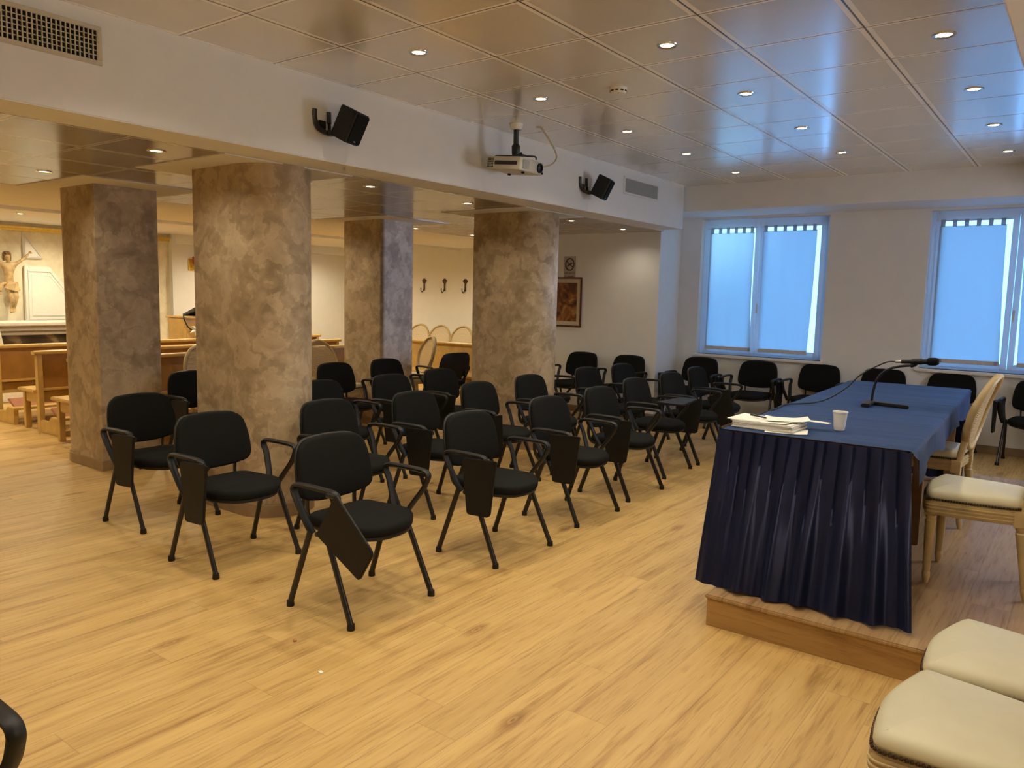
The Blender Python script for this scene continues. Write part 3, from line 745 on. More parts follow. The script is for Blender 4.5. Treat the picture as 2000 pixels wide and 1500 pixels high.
# table cloth: top sheet with overhang on the open (right) side
cl = MB(); nx, ny = 40, 160
prof = []
for i in range(nx+1): prof.append((-TW/2-.004+(TW+.012)*i/nx, 0))
prof = prof[:-1]+[(TW/2+.006, -.004), (TW/2+.012, -.014)]+[(TW/2+.014+.010*k/8, -.02-.125*k/8) for k in range(9)]
vs, fs = [], []
for j in range(ny+1):
    y = -.004+(TLN+.008)*j/ny
    for i, (x, z) in enumerate(prof):
        dz = z*(1+.10*math.sin(y*5.1+1)+.06*math.sin(y*13)) if z < -.02 else z
        crease = .0022*math.sin(y*2*PI/.40)**9*(1 if i < nx else 0)
        dx = .014*math.sin(y*7.3)*(-z/.14) if z < -.02 else 0
        if y < .10 and z < -.02: dx += .02*(1-y/.10)
        vs.append((x+dx, y, dz+crease))
m_ = len(prof)
for j in range(ny):
    for i in range(m_-1): o = j*m_+i; fs.append((o, o+1, o+m_+1, o+m_))
clo = cl.add(vs, fs).build('tablecloth', M['navy_top'], None, 60); clo.location = (TL0.x, TL0.y, TZ); clo.rotation_euler = (0, 0, TA)
tag(clo, 'navy blue tablecloth spread over the long platform table', 'tablecloth')
# pleated skirt on near end, audience side, far end
rd = random.Random(5)
path = [Vector((TW/2+.006, -.012)), Vector((-TW/2-.012, -.012)), Vector((-TW/2-.012, TLN+.012)), Vector((TW/2, TLN+.012))]
pts = []; nrm = []; acc = []
s_acc = 0
for k in range(3):
    a, b = path[k], path[k+1]; d = (b-a); ln = d.length; tdir = d/ln; nm = Vector((-tdir.y, tdir.x))
    # outward normal
    mid = (a+b)/2
    if nm.dot(mid-Vector((0, TLN/2))) < 0: nm = -nm
    n = int(ln/.0055)
    for i in range(n+1):
        pts.append(a+d*i/n); nrm.append(nm); acc.append(s_acc+ln*i/n)
    s_acc += ln
# round normals near corners
corner_s = [TW+.018, TW+.018+TLN+.024]
def blend_normal(i):
    s = acc[i]
    v = Vector((0, 0))
    for q in range(-12, 13, 3):
        j = min(max(i+q, 0), len(nrm)-1); v += nrm[j]
    return v.normalized()
PLW = []; s = 0
while s < s_acc+.1:
    wdt = .056*(.85+.3*rd.random()); PLW.append((s, wdt)); s += wdt
def pleat(sv):
    for k, (s0, wd) in enumerate(PLW):
        if s0 <= sv < s0+wd: return (sv-s0)/wd, k
    return 0, 0
rk = [rd.random() for _ in PLW]
NZ = 34; zt, zb = TZ-.004, ZT+.002
vs, fs = [], []
for j in range(NZ+1):
    v = j/NZ
    for i, p in enumerate(pts):
        u, k = pleat(acc[i]); s = acc[i]
        top = .022*(1-u)**.8                              # knife pleat
        low = .5+.5*math.sin(2*PI*(s/.128)+1.9*math.sin(s*5.1)+.7*math.sin(s*11.3+v))
        low2 = .5+.5*math.sin(2*PI*(s/.064)+2*math.sin(s*7.7)+rk[k])
        e = min(1, v*1.6)
        near = 1 if s < TW+.018 else max(0, 1-(s-TW-.018)/.12)
        d_ = top*(1-e*.85)+e*(.050*low+.014*low2)*(.55+.45*v)+.03*v
        d_ *= 1 if s < TW-.12 else .32 if s > TW+.02 else 1-.68*(s-TW+.12)/.14
        nm = blend_normal(i)
        z = zt+(zb-zt)*v+(v**2)*(.006+.006*math.sin(2*PI*s/.33+1)+.010*low)
        q = p+nm*d_
        q.y -= .185*near*v
        if s < .35: q.x += .085*v*(1-s/.35)
        vs.append((q.x, q.y, z-TZ))
n = len(pts)
for j in range(NZ):
    for i in range(n-1): o = j*n+i; fs.append((o, o+1, o+n+1, o+n))
sk = MB().add(vs, fs).build('table_skirt', M['navy_satin'], None, 70); sk.location = (TL0.x, TL0.y, TZ); sk.rotation_euler = (0, 0, TA)
tag(sk, 'dark navy satin skirt hanging in pleats around the blue table', 'table skirt')

# things on the table
def on_table(wx, wy): return (wx, wy, TZ+.0015)
cup = thing('plastic_cup', 'white disposable plastic cup on the blue table', 'cup', on_table(-1.0, 4.18))
pr_ = [(.0, .0), (.0245, .0), (.0255, .004), (.0262, .012)]
for k in range(9): z = .016+k*.0075; r = .0265+.0090*(z/.095); pr_ += [(r, z), (r+.0007, z+.0035)]
pr_ += [(.0355, .088), (.0372, .091), (.0380, .094), (.0372, .097), (.0355, .096), (.034, .085), (.026, .006), (0, .005)]
MB().lathe(pr_, 32, cap=False).build('cup_body', M['cup'], cup, 30)
# papers
ps = MB(); rd = random.Random(3)
for k in range(9):
    a = R(-6+rd.uniform(-2.5, 2.5)); ox, oy = rd.uniform(-.008, .008), rd.uniform(-.008, .008)
    mt = Matrix.Translation((ox, oy, k*.0042)) @ Matrix.Rotation(a, 4, 'Z')
    ps.box(-.155, .155, -.105, .105, 0, .0036, mt)
ob = ps.build('document_stack', M['paper2'], None, 0); ob.location = on_table(-1.30, 3.98); ob.rotation_euler = (0, 0, R(4))
tag(ob, 'thick stack of printed documents at the corner of the blue table', 'documents')
def sheet(name, w_, d_, x, y, z, rz, curl, label, cat):
    n = 12; vs, fs = [], []
    for i in range(n+1):
        for j in range(n+1):
            u, v = i/n, j/n
            zz = curl*(max(0, u-.6)/.4)**2+curl*.7*(max(0, .3-u)/.3)**2*v
            vs.append((-w_/2+w_*u, -d_/2+d_*v, zz+.0006))
    for i in range(n):
        for j in range(n): o = i*(n+1)+j; fs.append((o, o+1, o+n+2, o+n+1))
    k = len(vs); vs += [(a, b, c-.0008) for a, b, c in vs]; fs += [tuple(i+k for i in f[::-1]) for f in fs[:]]
    o = MB().add(vs, fs).build(name, M['paper'], None, 60); o.location = (x, y, TZ+z); o.rotation_euler = (0, 0, R(rz))
    return tag(o, label, cat)
sheet('paper_sheet', .31, .22, -1.33, 4.00, .040, -4, .006, 'large loose white sheet lying on top of the document stack', 'paper')
sheet('paper_sheet', .21, .15, -1.22, 4.03, .047, 22, .012, 'small curled white sheet at the right end of the document stack', 'paper')
sheet('paper_strip', .15, .05, -1.105, 4.12, .040, -8, .0, 'narrow white card sticking out beyond the document stack', 'paper')
sheet('paper_sheet', .20, .16, -1.19, 3.93, .003, 14, .004, 'white sheet sliding out from under the document stack', 'paper')
pn = thing('pen', 'black pen lying on the papers', 'pen', (-1.36, 4.00, TZ+.0475), R(-25))
MB().tube([(-.055, 0, .005), (.045, 0, .005), (.058, 0, .004)], [.0045, .0045, .0012], 10).build('pen_barrel', M['plastic'], pn, 40)
MB().box(-.05, -.012, -.001, .001, .0095, .011).build('pen_clip', M['chrome'], pn, 0)
# microphone stand
ms = thing('microphone_stand', 'black table microphone stand with split foot and curved gooseneck', 'microphone stand', on_table(-1.115, 5.45), R(-4))
MB().prism([(-.035, -.02), (.03, -.02), (.05, -.22), (.0, -.23), (-.03, -.05)], idf, 0, .022).prism([(-.03, -.03), (-.01, .03), (.24, -.06), (.245, -.09), (.06, -.07)], idf, 0, .020).build('stand_base', M['metal_black'], ms, 0, .005)
gn = smooth_path([(0, 0, .015), (.004, 0, .08), (.025, 0, .165), (.075, 0, .225), (.145, 0, .255), (.225, 0, .268)], 8)
MB().tube(gn, .0085, 10).build('gooseneck', M['metal_black'], ms, 50)
MB().tube([(.215, 0, .265), (.235, 0, .272), (.250, 0, .287)], .013, 10).tube([(.220, 0, .291), (.280, 0, .297)], .019, 14).build('microphone_clip', M['plastic'], ms, 50)
mc = thing('microphone', 'black handheld microphone pointing right in the stand clip', 'microphone', on_table(-1.115, 5.45), R(-4))
ax = lambda r0, z0: None
mm = Matrix.Translation((.160, 0, .288)) @ Matrix.Rotation(R(-4), 4, 'Y') @ Matrix.Rotation(PI/2, 4, 'Y')
MB().lathe([(.0, 0), (.012, 0), (.0125, .02), (.015, .10), (.0175, .145), (.018, .15)], 18, mm).build('microphone_body', M['plastic'], mc, 40)
MB().lathe([(.018, .15), (.024, .155), (.0255, .175), (.025, .195), (.019, .212), (0, .216)], 18, mm).build('microphone_grille', M['fabric'], mc, 50)
MB().lathe([(.009, -.035), (.010, -.01), (.011, .002)], 14, mm).build('microphone_plug', M['chrome'], mc, 40)
b0 = Matrix.Translation(on_table(-1.115, 5.45)) @ Matrix.Rotation(R(-4), 4, 'Z')
P = lambda x, y, z: tuple(b0 @ Vector((x, y, z)))
cb = MB().tube(smooth_path([P(.128, 0, .285), P(.06, -.01, .272), P(-.06, -.06, .19), P(-.13, -.12, .10), P(-.20, -.20, .035), P(-.26, -.30, .007), P(-.32, -.42, .005), P(-.355, -.56, .005), (-1.492, 4.70, TZ+.006), (-1.512, 4.60, TZ-.03), (-1.555, 4.55, TZ-.30)], 8), .0045, 8)
tag(cb.build('microphone_cable', M['plastic'], None, 50), 'black microphone cable drooping across the blue tablecloth', 'cable')

# ------------------------------------------------------------------ cane-back chairs
def make_cane_chair(simple_back=False):
    t = thing('cane_chair', '', 'chair')
    SZ = .40
    so = round_poly([(-.20, -.19), (-.05, -.225), (.205, -.25), (.228, -.15), (.25, 0), (.228, .15), (.205, .25), (-.05, .225), (-.20, .19)], [.05, .1, .035, .1, .15, .1, .035, .1, .05], 5)
    MB().prism(so, idf, SZ-.035, SZ+.035).build('seat_rail', M['wood_pale'], t, 40, .006)
    fl_ = MB()
    for zz in (SZ-.018, SZ, SZ+.016):
        fl_.tube([(x*1.008, y*1.008, zz) for x, y in so], .0042, 6, closed=True)
    fl_.build('rail_fluting', M['wood_pale'], t, 50)
    MB().cushion([(x*.985, y*.985) for x, y in so], .062, lambda x, y, z: Vector((x, y, SZ+.030+z)), .034, .014).build('seat_cushion', M['leather'], t, 70)
    nl = MB(); ln = 0; pp = so+[so[0]]
    step = .0125; carry = 0
    for i in range(len(pp)-1):
        a, b = Vector(pp[i]), Vector(pp[i+1]); d = (b-a).length; s = carry
        while s < d:
            q = a+(b-a)*(s/d) if d > 1e-6 else a
            q = q*1.0
            nl.lathe([(.006, -.004), (.0045, .002), (0, .004)], 6, Matrix.Translation((q.x, q.y, SZ+.044)) @ Matrix.Rotation(math.atan2(q.y, q.x), 4, 'Z') @ Matrix.Rotation(PI/2, 4, 'Y'))
            s += step
        carry = s-d
    nl.build('nail_trim', M['nail'], t, 50)
    for x, y, rear in ((.185, -.20, 0), (.185, .20, 0), (-.19, -.175, 1), (-.19, .175, 1)):
        k = -.05 if rear else 0
        pf_ = [(.011, 0), (.013, .012), (.018, .03), (.019, .055), (.016, .062), (.0175, .07), (.0245, SZ-.09), (.026, SZ-.075), (.020, SZ-.068), (.024, SZ-.055), (.0255, SZ-.04)]
        vs_mb = MB().lathe(pf_, 14)
        vs_mb.v = [(vx+x+k*(1-min(1, vz/SZ)), vy+y, vz) for vx, vy, vz in vs_mb.v]
        lg = vs_mb.build('leg', M['wood_pale'], t, 30)
        MB().box(x-.028, x+.028, y-.028, y+.028, SZ-.045, SZ+.034).build('leg_block', M['wood_pale'], lg, 0, .004)
    # oval back, raked
    bx = lambda z: -.205-.24*(z-.44)-.12*max(0, z-.75)**1.2
    ov = [(.215*math.cos(2*PI*i/48)*(1-.06*math.sin(2*PI*i/48)), .735+.235*math.sin(2*PI*i/48)) for i in range(48)]
    cv = lambda y: .35*y*y
    MB().tube([(bx(z)+cv(y), y, z) for y, z in ov], .017, 8, r2=.024, up=(1, 0, 0), closed=True).build('back_frame', M['wood_pale'], t, 60)
    MB().tube([(bx(z)+cv(y)+.021, y*.99, .735+(z-.735)*.99) for y, z in ov], .006, 6, closed=True).build('back_moulding', M['wood_pale'], t, 60)
    vs, fs = [(bx(.735), 0, .735)], []
    for q in range(1, 7):
        for y, z in ov: yy, zz = y*.95*q/6, .735+(z-.735)*.95*q/6; vs.append((bx(zz)+cv(yy), yy, zz))
    for i in range(48): fs.append((0, 1+i, 1+(i+1) % 48))
    for q in range(5):
        for i in range(48): a = 1+q*48+i; b = 1+q*48+(i+1) % 48; fs.append((a, b, b+48, a+48))
    MB().add(vs, fs).build('cane_panel', M['cane'], t, 60)
    for s in (-1, 1):
        MB().tube(smooth_path([(-.19, .165*s, SZ-.02), (-.205, .16*s, .46), (bx(.56)+.008, .148*s, .575)], 5), [.021]*10+[.017], 8).build('back_post', M['wood_pale'], t, 50)
    return t
CC = make_cane_chair(); ccu = [False]
def cane(x, y, z, ang, label, group=None):
    o = CC if not ccu[0] else copy_tree(CC); ccu[0] = True
    return place(o, (x, y, z), R(ang), label, group)
GC = 'cane chairs behind the blue table'
cane(-.385, 4.53, ZT, 180, 'cream upholstered cane chair on the platform at the near end of the blue table', GC)
cane(-.79, 5.72, ZT, 176, 'cane chair pushed under the blue table, its oval back seen edge-on', GC)
GN = 'cream chairs in front of the platform'
cane(-.135, 2.26, 0, 176, 'cream leather chair seat at the bottom right corner, nail studs showing', GN)
cane(-.095, 2.765, 0, 174, 'cream leather chair seat between the corner chair and the platform', GN)
GP = 'cane chairs by the pews'
cane(-6.93, 4.43, 0, 0, 'cane chair back glimpsed between the two near pillars', GP)
cane(-7.0, 5.98, 0, 0, 'cane chair back standing left of the slim bluish pillar', GP)
cane(-7.25, 7.42, 0, -112, 'cane chair with white seat in front of the far bench, beside the turned black chair', GP)
GH = 'cane chairs under the coat hooks'
for x, l in ((-10.0, 'under the left coat hook'), (-9.48, 'under the middle coat hook'), (-8.95, 'under the right coat hook')):
    cane(x, 10.32, 0, -75, 'cane chair against the back wall %s' % l, GH)

# ------------------------------------------------------------------ pews
def pew(x, y0, y1, name, label, cat, group, kneel=True, rz=None, loc=None, panel='pew_dark'):
    """built facing -x with the back at local x = 0, running along local y from 0 to length"""
    Ln = y1-y0
    t = thing(name, label, cat, loc or (x, y0, 0), rz or 0, group)
    MB().prism(round_poly([(-.03, .82), (.05, .82), (.055, .855), (.02, .865), (-.04, .85)], .01, 3), lambda a, b, d: Vector((a, d, b)), -.03, Ln+.03).build('top_rail', M['pew'], t, 40)
    MB().box(-.008, .012, .04, Ln-.04, .42, .82).build('backrest', M[panel], t, 0, .003)
    MB().box(-.02, .05, .04, Ln-.04, .435, .462).build('book_ledge', M['pew'], t, 0, .006)
    MB().box(-.42, -.008, -.03, Ln+.03, .41, .445).build('seat', M['pew'], t, 0, .008)
    MB().box(-.36, -.02, .05, Ln-.05, .30, .41).build('seat_apron', M['pew'], t, 0)
    for y in (0, Ln-.05):
        MB().prism([(-.02, 0), (.055, 0), (.05, .30), (.04, .82), (-.03, .82), (-.035, .30)], lambda a, b, d: Vector((a, d, b)), y, y+.05).build('back_post', M['pew'], t, 0, .005)
        MB().box(-.36, -.30, y, y+.055, 0, .41).box(-.30, -.03, y+.01, y+.045, .30, .41).build('leg', M['pew'], t, 0, .005)
    if kneel:
        kb = MB()
        for y in (.0, Ln-.05): kb.prism([(.05, 0), (.46, 0), (.48, .17), (.30, .19), (.22, .12), (.05, .13)], lambda a, b, d: Vector((a, d, b)), y, y+.045)
        k = kb.box(.36, .50, -.01, Ln+.01, .165, .19).build('kneeler', M['pew'], t, 0, .005)
        mt = Matrix.Translation((.27, 0, .215)) @ Matrix.Rotation(R(24), 4, 'Y')
        MB().box(-.10, .10, .05, Ln-.05, -.012, .012, mt).build('kneeler_pad', M['pew_pad'], k, 0, .006)
    return t
GPW = 'pews facing the altar'
pew(-9.93, 3.51, 8.1, 'church_pew', 'wooden pew with kneeler, front one nearest the altar', 'pew', GPW)
pew(-8.87, 3.52, 7.6, 'church_pew', 'wooden pew with kneeler, middle one with its tall end in view', 'pew', GPW)
pew(-7.83, 3.42, 7.0, 'church_pew', 'wooden pew, rearmost one just behind the dark pillar', 'pew', GPW)
pew(0, 0, 2.3, 'wooden_bench', 'long honey coloured bench between the slim pillar and the far rounded pillar', 'bench', None, False, R(90), (-6.35, 8.46, 0), 'pew')

# ------------------------------------------------------------------ chapel: altar, crucifix, panels, lectern, lamp
t = thing('altar', 'stone altar with white top and dark marble front', 'altar', (-11.6, 3.3, 0))
MB().box(-.40, .30, 0, 2.6, 1.0, 1.045).build('altar_slab', M['altar_stone'], t, 0, .008)
MB().box(-.36, .26, .04, 2.56, .93, 1.0).box(-.33, .23, .08, 2.52, .875, .93).build('altar_moulding', M['altar_edge'], t, 0, .01)
MB().box(-.30, .18, .15, 2.45, .20, .875).build('altar_front', M['marble'], t, 0)
MB().box(-.4, .30, .05, 2.55, 0, .20).build('altar_step', M['altar_stone'], t, 0, .01)
vs, fs = [], []
for j in range(9):
    for i in range(13):
        u, v = i/12, j/8
        vs.append((.308+.012*math.sin(u*14)*v, .42+.34*u*(1-.12*v)+.10*v*u, 1.047-.36*v*(.75+.25*u) if j else 1.049))
for j in range(8):
    for i in range(12): o = j*13+i; fs.append((o, o+1, o+14, o+13))
for a in range(13): pass
cl = MB().add(vs, fs).box(-.2, .308, .42, .76, 1.046, 1.050).build('altar_cloth', M['white_cloth'], None, 60); cl.location = (-11.6, 3.3, 0)
tag(cl, 'white lace cloth hanging over the front edge of the altar', 'altar cloth')
S(MB().box(XL, XL+.06, 3.2, 6.97, 2.33, 2.36).box(XL, XL+.04, 3.2, 6.97, 2.30, 2.33), 'trim_5', M['gold'], 0, .006, label='gold moulding above the altar wall')
def wall_panel(name, poly, label, depth=.05):
    n = len(poly); cy = sum(p[0] for p in poly)/n; cz = sum(p[1] for p in poly)/n
    f = lambda a, b, d: Vector((d, a, b))
    o = MB().prism(poly, f, 0, depth).build(name, M['white_paint'], None, 0, .008); o.location = (XL, 0, 0)
    tag(o, label, 'wall panel', 'white panels around the crucifix')
    for k, dd in ((.86, .012), (.72, .006)):
        p2 = [(cy+(a-cy)*k, cz+(b-cz)*k) for a, b in poly]
        p3 = [(cy+(a-cy)*(k-.05), cz+(b-cz)*(k-.05)) for a, b in poly]
        mb = MB(); m = len(poly)
        vs = [f(*p, depth) for p in p2]+[f(*p, depth) for p in p3]+[f(*p, depth+dd) for p in p2]+[f(*p, depth+dd) for p in p3]
        fs = []
        for i in range(m):
            j = (i+1) % m
            fs += [(2*m+i, 2*m+j, 3*m+j, 3*m+i), (i, j, 2*m+j, 2*m+i), (m+i, 3*m+i, 3*m+j, m+j)]
        mb.add(vs, fs).build('panel_moulding', M['white_paint'], o, 0)
    return o
wall_panel('wall_panel', [(4.77, 2.29), (4.77, 1.92), (5.03, 1.92)], 'white triangular wall panel behind the raised arm of the crucifix figure')
wall_panel('wall_panel', [(4.76, .98), (4.77, 1.81), (5.11, 1.81), (5.40, 1.42), (5.40, .98)], 'large white wall panel with a cut corner right of the crucifix figure')
wall_panel('wall_panel', [(4.32, .98), (4.32, 1.81), (3.98, 1.81), (3.69, 1.42), (3.69, .98)], 'white wall panel with a cut corner left of the crucifix figure')

def skin_mesh(name, verts, edges, radii, mat, parent=None, sub=2):
    me = bpy.data.meshes.new(name+'_skeleton'); me.from_pydata([Vector(v) for v in verts], edges, [])
    ob = bpy.data.objects.new(name+'_skeleton', me); COL.objects.link(ob)
    md = ob.modifiers.new('skin', 'SKIN')
    for i, r in enumerate(radii):
        sv = me.skin_vertices[0].data[i]; sv.radius = r if isinstance(r, tuple) else (r, r)
    me.skin_vertices[0].data[0].use_root = True
    ob.modifiers.new('sub', 'SUBSURF').levels = sub; ob.modifiers['sub'].render_levels = sub
    dg = bpy.context.evaluated_depsgraph_get(); ev = ob.evaluated_get(dg)
    m2 = bpy.data.meshes.new_from_object(ev); m2.name = name
    bpy.data.objects.remove(ob); bpy.data.meshes.remove(me)
    m2.materials.clear(); m2.materials.append(mat)
    for p in m2.polygons: p.use_smooth = True
    o = bpy.data.objects.new(name, m2); COL.objects.link(o)
    if parent is not None: o.parent = parent
    return o
# carved figure: local frame y right along the wall, z up, x out of the wall
fv = [(.08, .0, .0),      # 0 pelvis
      (.09, -.015, .10), (.10, -.02, .20), (.11, -.015, .30), (.11, -.02, .365), (.13, -.035, .41),   # 1-5 spine .. neck, head base
      (.145, -.05, .455), (.14, -.05, .505),                              # 6,7 head
      (.10, .075, .335), (.085, .175, .405), (.07, .275, .49), (.07, .305, .525),      # 8-11 right arm up
      (.10, -.105, .335), (.085, -.22, .395), (.07, -.32, .465), (.07, -.35, .50),     # 12-15 left arm up
      (.09, .045, -.05), (.15, .055, -.20), (.09, .035, -.37), (.11, .02, -.44),   # 16-19 right leg
      (.09, -.045, -.05), (.155, .0, -.21), (.085, -.005, -.38), (.11, -.01, -.45)]  # 20-23 left leg
fe = [(0, 1), (1, 2), (2, 3), (3, 4), (4, 5), (5, 6), (6, 7), (3, 8), (8, 9), (9, 10), (10, 11), (3, 12), (12, 13), (13, 14), (14, 15), (0, 16), (16, 17), (17, 18), (18, 19), (0, 20), (20, 21), (21, 22), (22, 23)]
frd = [(.062, .075), (.055, .066), (.06, .075), (.062, .085), (.03, .03), (.03, .03), (.047, .05), (.036, .038),
       (.036, .036), (.024, .024), (.017, .017), (.016, .012), (.036, .036), (.024, .024), (.017, .017), (.016, .012),
       (.055, .055), (.040, .040), (.024, .024), (.022, .03), (.055, .055), (.040, .040), (.024, .024), (.022, .03)]
cr = skin_mesh('crucifix_figure', fv, fe, frd, M['statue'])
cr.location = (XL+.035, 4.56, 1.53); cr.scale = (.86, .86, .86)
tag(cr, 'carved wooden crucifix figure with raised arms on the altar wall', 'crucifix')
hr = MB()
for k in range(7):
    a = R(-120+40*k)
    hr.tube(smooth_path([(.135, -.05, .535), (.135+.03*math.cos(a), -.05+.045*math.sin(a), .515), (.12+.03*math.cos(a), -.05+.055*math.sin(a), .45), (.115+.02*math.cos(a), -.045+.055*math.sin(a), .39)], 4), [.018]*5+[.016]*5+[.010]*3, 7)
hr.build('hair', M['statue_dark'], cr, 60)
MB().lathe([(.0, .012), (.009, .004), (.007, -.014), (.0, -.018)], 10, Matrix.Translation((.192, -.052, .455))).build('nose', M['statue'], cr, 60)
lc = MB(); vs, fs = [], []
for j in range(9):
    for i in range(33):
        a = 2*PI*i/32; v = j/8
        r = .078+.030*v+.012*math.sin(a*7+v*3)*(.4+v)+.006*math.sin(a*15+2)
        vs.append((.085+r*.95*math.cos(a), r*1.12*math.sin(a)+.01, .055-.15*v*(.7+.3*math.sin(a+.9))))
for j in range(8):
    for i in range(32): o = j*33+i; fs.append((o, o+1, o+34, o+33))
lc.add(vs, fs).tube(smooth_path([(.12, -.08, .03), (.13, -.13, .02), (.12, -.16, -.06), (.10, -.17, -.15)], 5), [.022]*6+[.03]*5+[.036]*5, 8).build('loincloth', M['statue'], cr, 60)
for s, base in ((1, 11), (-1, 15)):
    p = Vector(fv[base]); hd = MB()
    for k, (dy, dz) in enumerate(((.012, .045), (.026, .040), (.036, .028), (.040, .012), (-.012, .030))):
        q = p+Vector((.012, dy*s, dz)); hd.tube([p+Vector((0, dy*s*.3, dz*.2)), (p+q)/2+Vector((.006, 0, .004)), q+Vector((.012, 0, -.004))], [.008, .0065, .005], 6)
    hd.build('hand', M['statue'], cr, 60)

# lectern with gooseneck, flowers; red sanctuary lamp
t = thing('lectern', 'wooden lectern with a dark reading top seen between the near pillars', 'lectern', (-11.0, 6.62, 0), R(0))
MB().box(-.25, .25, -.28, .40, 0, 1.10).build('lectern_body', M['pew'], t, 0, .006)
MB().box(-.30, .30, -.30, .42, 1.10, 1.125).build('lectern_top', M['pew'], t, 0, .006)
mt = Matrix.Translation((0, .10, 1.19)) @ Matrix.Rotation(R(-18), 4, 'Y')
MB().box(-.22, .25, -.17, .30, -.015, .03, mt).box(-.05, .05, -.03, .1, -.07, 0).build('reading_desk', M['metal_black'], t, 0, .005)
MB().tube(smooth_path([(.22, -.10, 1.21), (.24, -.28, 1.17), (.26, -.33, 1.12), (.27, -.28, .99), (.27, -.20, .92)], 6), .010, 8).build('gooseneck', M['metal_black'], t, 50)
t = thing('flower', 'white lily drooping on the side of the lectern', 'flower', (-10.70, 6.46, .93))
fl2 = MB()
for k in range(6):
    a = 2*PI*k/6+.3
    fl2.tube([(0, 0, 0), (.02, .06*math.cos(a), .05*math.sin(a)), (.05, .13*math.cos(a), .10*math.sin(a)-.01)], [.010, .022, .003], 6, r2=None)
fl2.build('petals', M['white_cloth'], t, 60)
MB().tube([(0, 0, 0), (-.03, .08, .02), (-.05, .16, .0)], .006, 6).build('stem', M['grille'], t, 50)
t = thing('sanctuary_lamp', 'small red lamp on a gold bracket on the cream wall, beside the broad pillar', 'lamp', (XL+.10, 7.33, 1.93))
MB().lathe([(.03, 0), (.045, .03), (.05, .13), (.042, .14), (0, .14)], 16, Matrix.Translation((.09, 0, 0))).build('lamp_glass', M['red_glass'], t, 40)
MB().box(0, .02, -.08, .08, -.09, .10).tube(smooth_path([(.02, -.03, -.02), (.06, 0, -.06), (.09, 0, -.005)], 4), .012, 8).lathe([(.01, -.06), (.045, -.02), (.035, .005)], 12, Matrix.Translation((.09, 0, 0))).build('lamp_bracket', M['gold'], t, 40)

# coat hooks
def hook(x, label):
    t = thing('coat_hook', label, 'coat hook', (x, YH+.001, 1.70), 0, 'coat hooks')
    MB().lathe([(.0, -.004), (.045, -.004), (.05, .004), (.03, .014), (.012, .02), (0, .02)], 8, Matrix.Translation((0, -.006, .085)) @ Matrix.Rotation(PI/2, 4, 'X')).box(-.055, .055, -.014, .0, .07, .10).box(-.028, .028, -.014, .0, .045, .128).box(-.016, .016, -.016, .0, -.10, .08).build('back_plate', M['bronze'], t, 30, .003)
    MB().tube(smooth_path([(0, -.01, -.03), (0, -.035, -.10), (0, -.07, -.125), (0, -.095, -.10), (.0, -.10, -.06)], 5), .009, 8).lathe([(0, -.012), (.012, 0), (0, .012)], 8, Matrix.Translation((0, -.10, -.055))).build('hook_arm', M['bronze'], t, 50)
for x, l in ((-10.33, 'bronze coat hook, left one of three on the cream back wall'), (-9.81, 'bronze coat hook, middle one of three on the cream back wall'), (-9.30, 'bronze coat hook beside the far rounded pillar')): hook(x, l)

# no-smoking sign and framed picture on the pier wall
t = thing('no_smoking_sign', 'small no smoking sign above the framed picture', 'sign', (-5.725, YP, 1.94))
MB().box(-.092, .092, -.006, 0, -.155, .155).build('sign_plate', M['sign'], t, 0, .002)
MB().tube([(.066*math.cos(2*PI*i/32), -.008, .045+.078*math.sin(2*PI*i/32)) for i in range(32)], .008, 6, up=(0, 1, 0), closed=True).build('prohibition_ring', M['ink'], t, 60)
mt = Matrix.Translation((0, -.0085, .045)) @ Matrix.Rotation(R(40), 4, 'Y')
MB().box(-.066, .066, -.002, .002, -.006, .006, mt).build('prohibition_bar', M['ink'], t, 0)
mt = Matrix.Translation((0, -.0075, .045)) @ Matrix.Rotation(R(-30), 4, 'Y')
MB().box(-.045, .04, -.0015, .0015, -.009, .009, mt).build('cigarette_symbol', M['ink'], t, 0)
for i, tx in enumerate(('VIETATO', 'FUMARE')):
    cu = bpy.data.curves.new('lettering', 'FONT'); cu.body = tx; cu.size = .040; cu.align_x = 'CENTER'; cu.extrude = .0008
    cu.materials.append(M['ink'])
    tmp = bpy.data.objects.new('lettering_curve', cu); COL.objects.link(tmp)
    me = bpy.data.meshes.new_from_object(tmp.evaluated_get(bpy.context.evaluated_depsgraph_get()))
    bpy.data.objects.remove(tmp); me.materials.clear(); me.materials.append(M['ink'])
    o = bpy.data.objects.new('lettering', me); COL.objects.link(o); o.parent = t
    o.location = (0, -.0075, -.085-i*.045); o.rotation_euler = (PI/2, 0, 0)
t = thing('framed_picture', 'framed brown and orange picture, partly hidden by the far rounded pillar', 'picture', (-5.83, YP, 1.48))
hw, hh = .31, .335
MB().box(-hw, hw, -.022, 0, hh-.022, hh).box(-hw, hw, -.022, 0, -hh, -hh+.022).box(-hw, -hw+.022, -.022, 0, -hh+.022, hh-.022).box(hw-.022, hw, -.022, 0, -hh+.022, hh-.022).build('picture_frame', M['frame_red'], t, 0, .004)
MB().box(-hw+.022, hw-.022, -.008, 0, -hh+.022, hh-.022).build('picture_mount', M['mat_board'], t, 0)
MB().box(-hw+.075, hw-.075, -.010, -.008, -hh+.075, hh-.075).build('picture_print', M['painting'], t, 0)

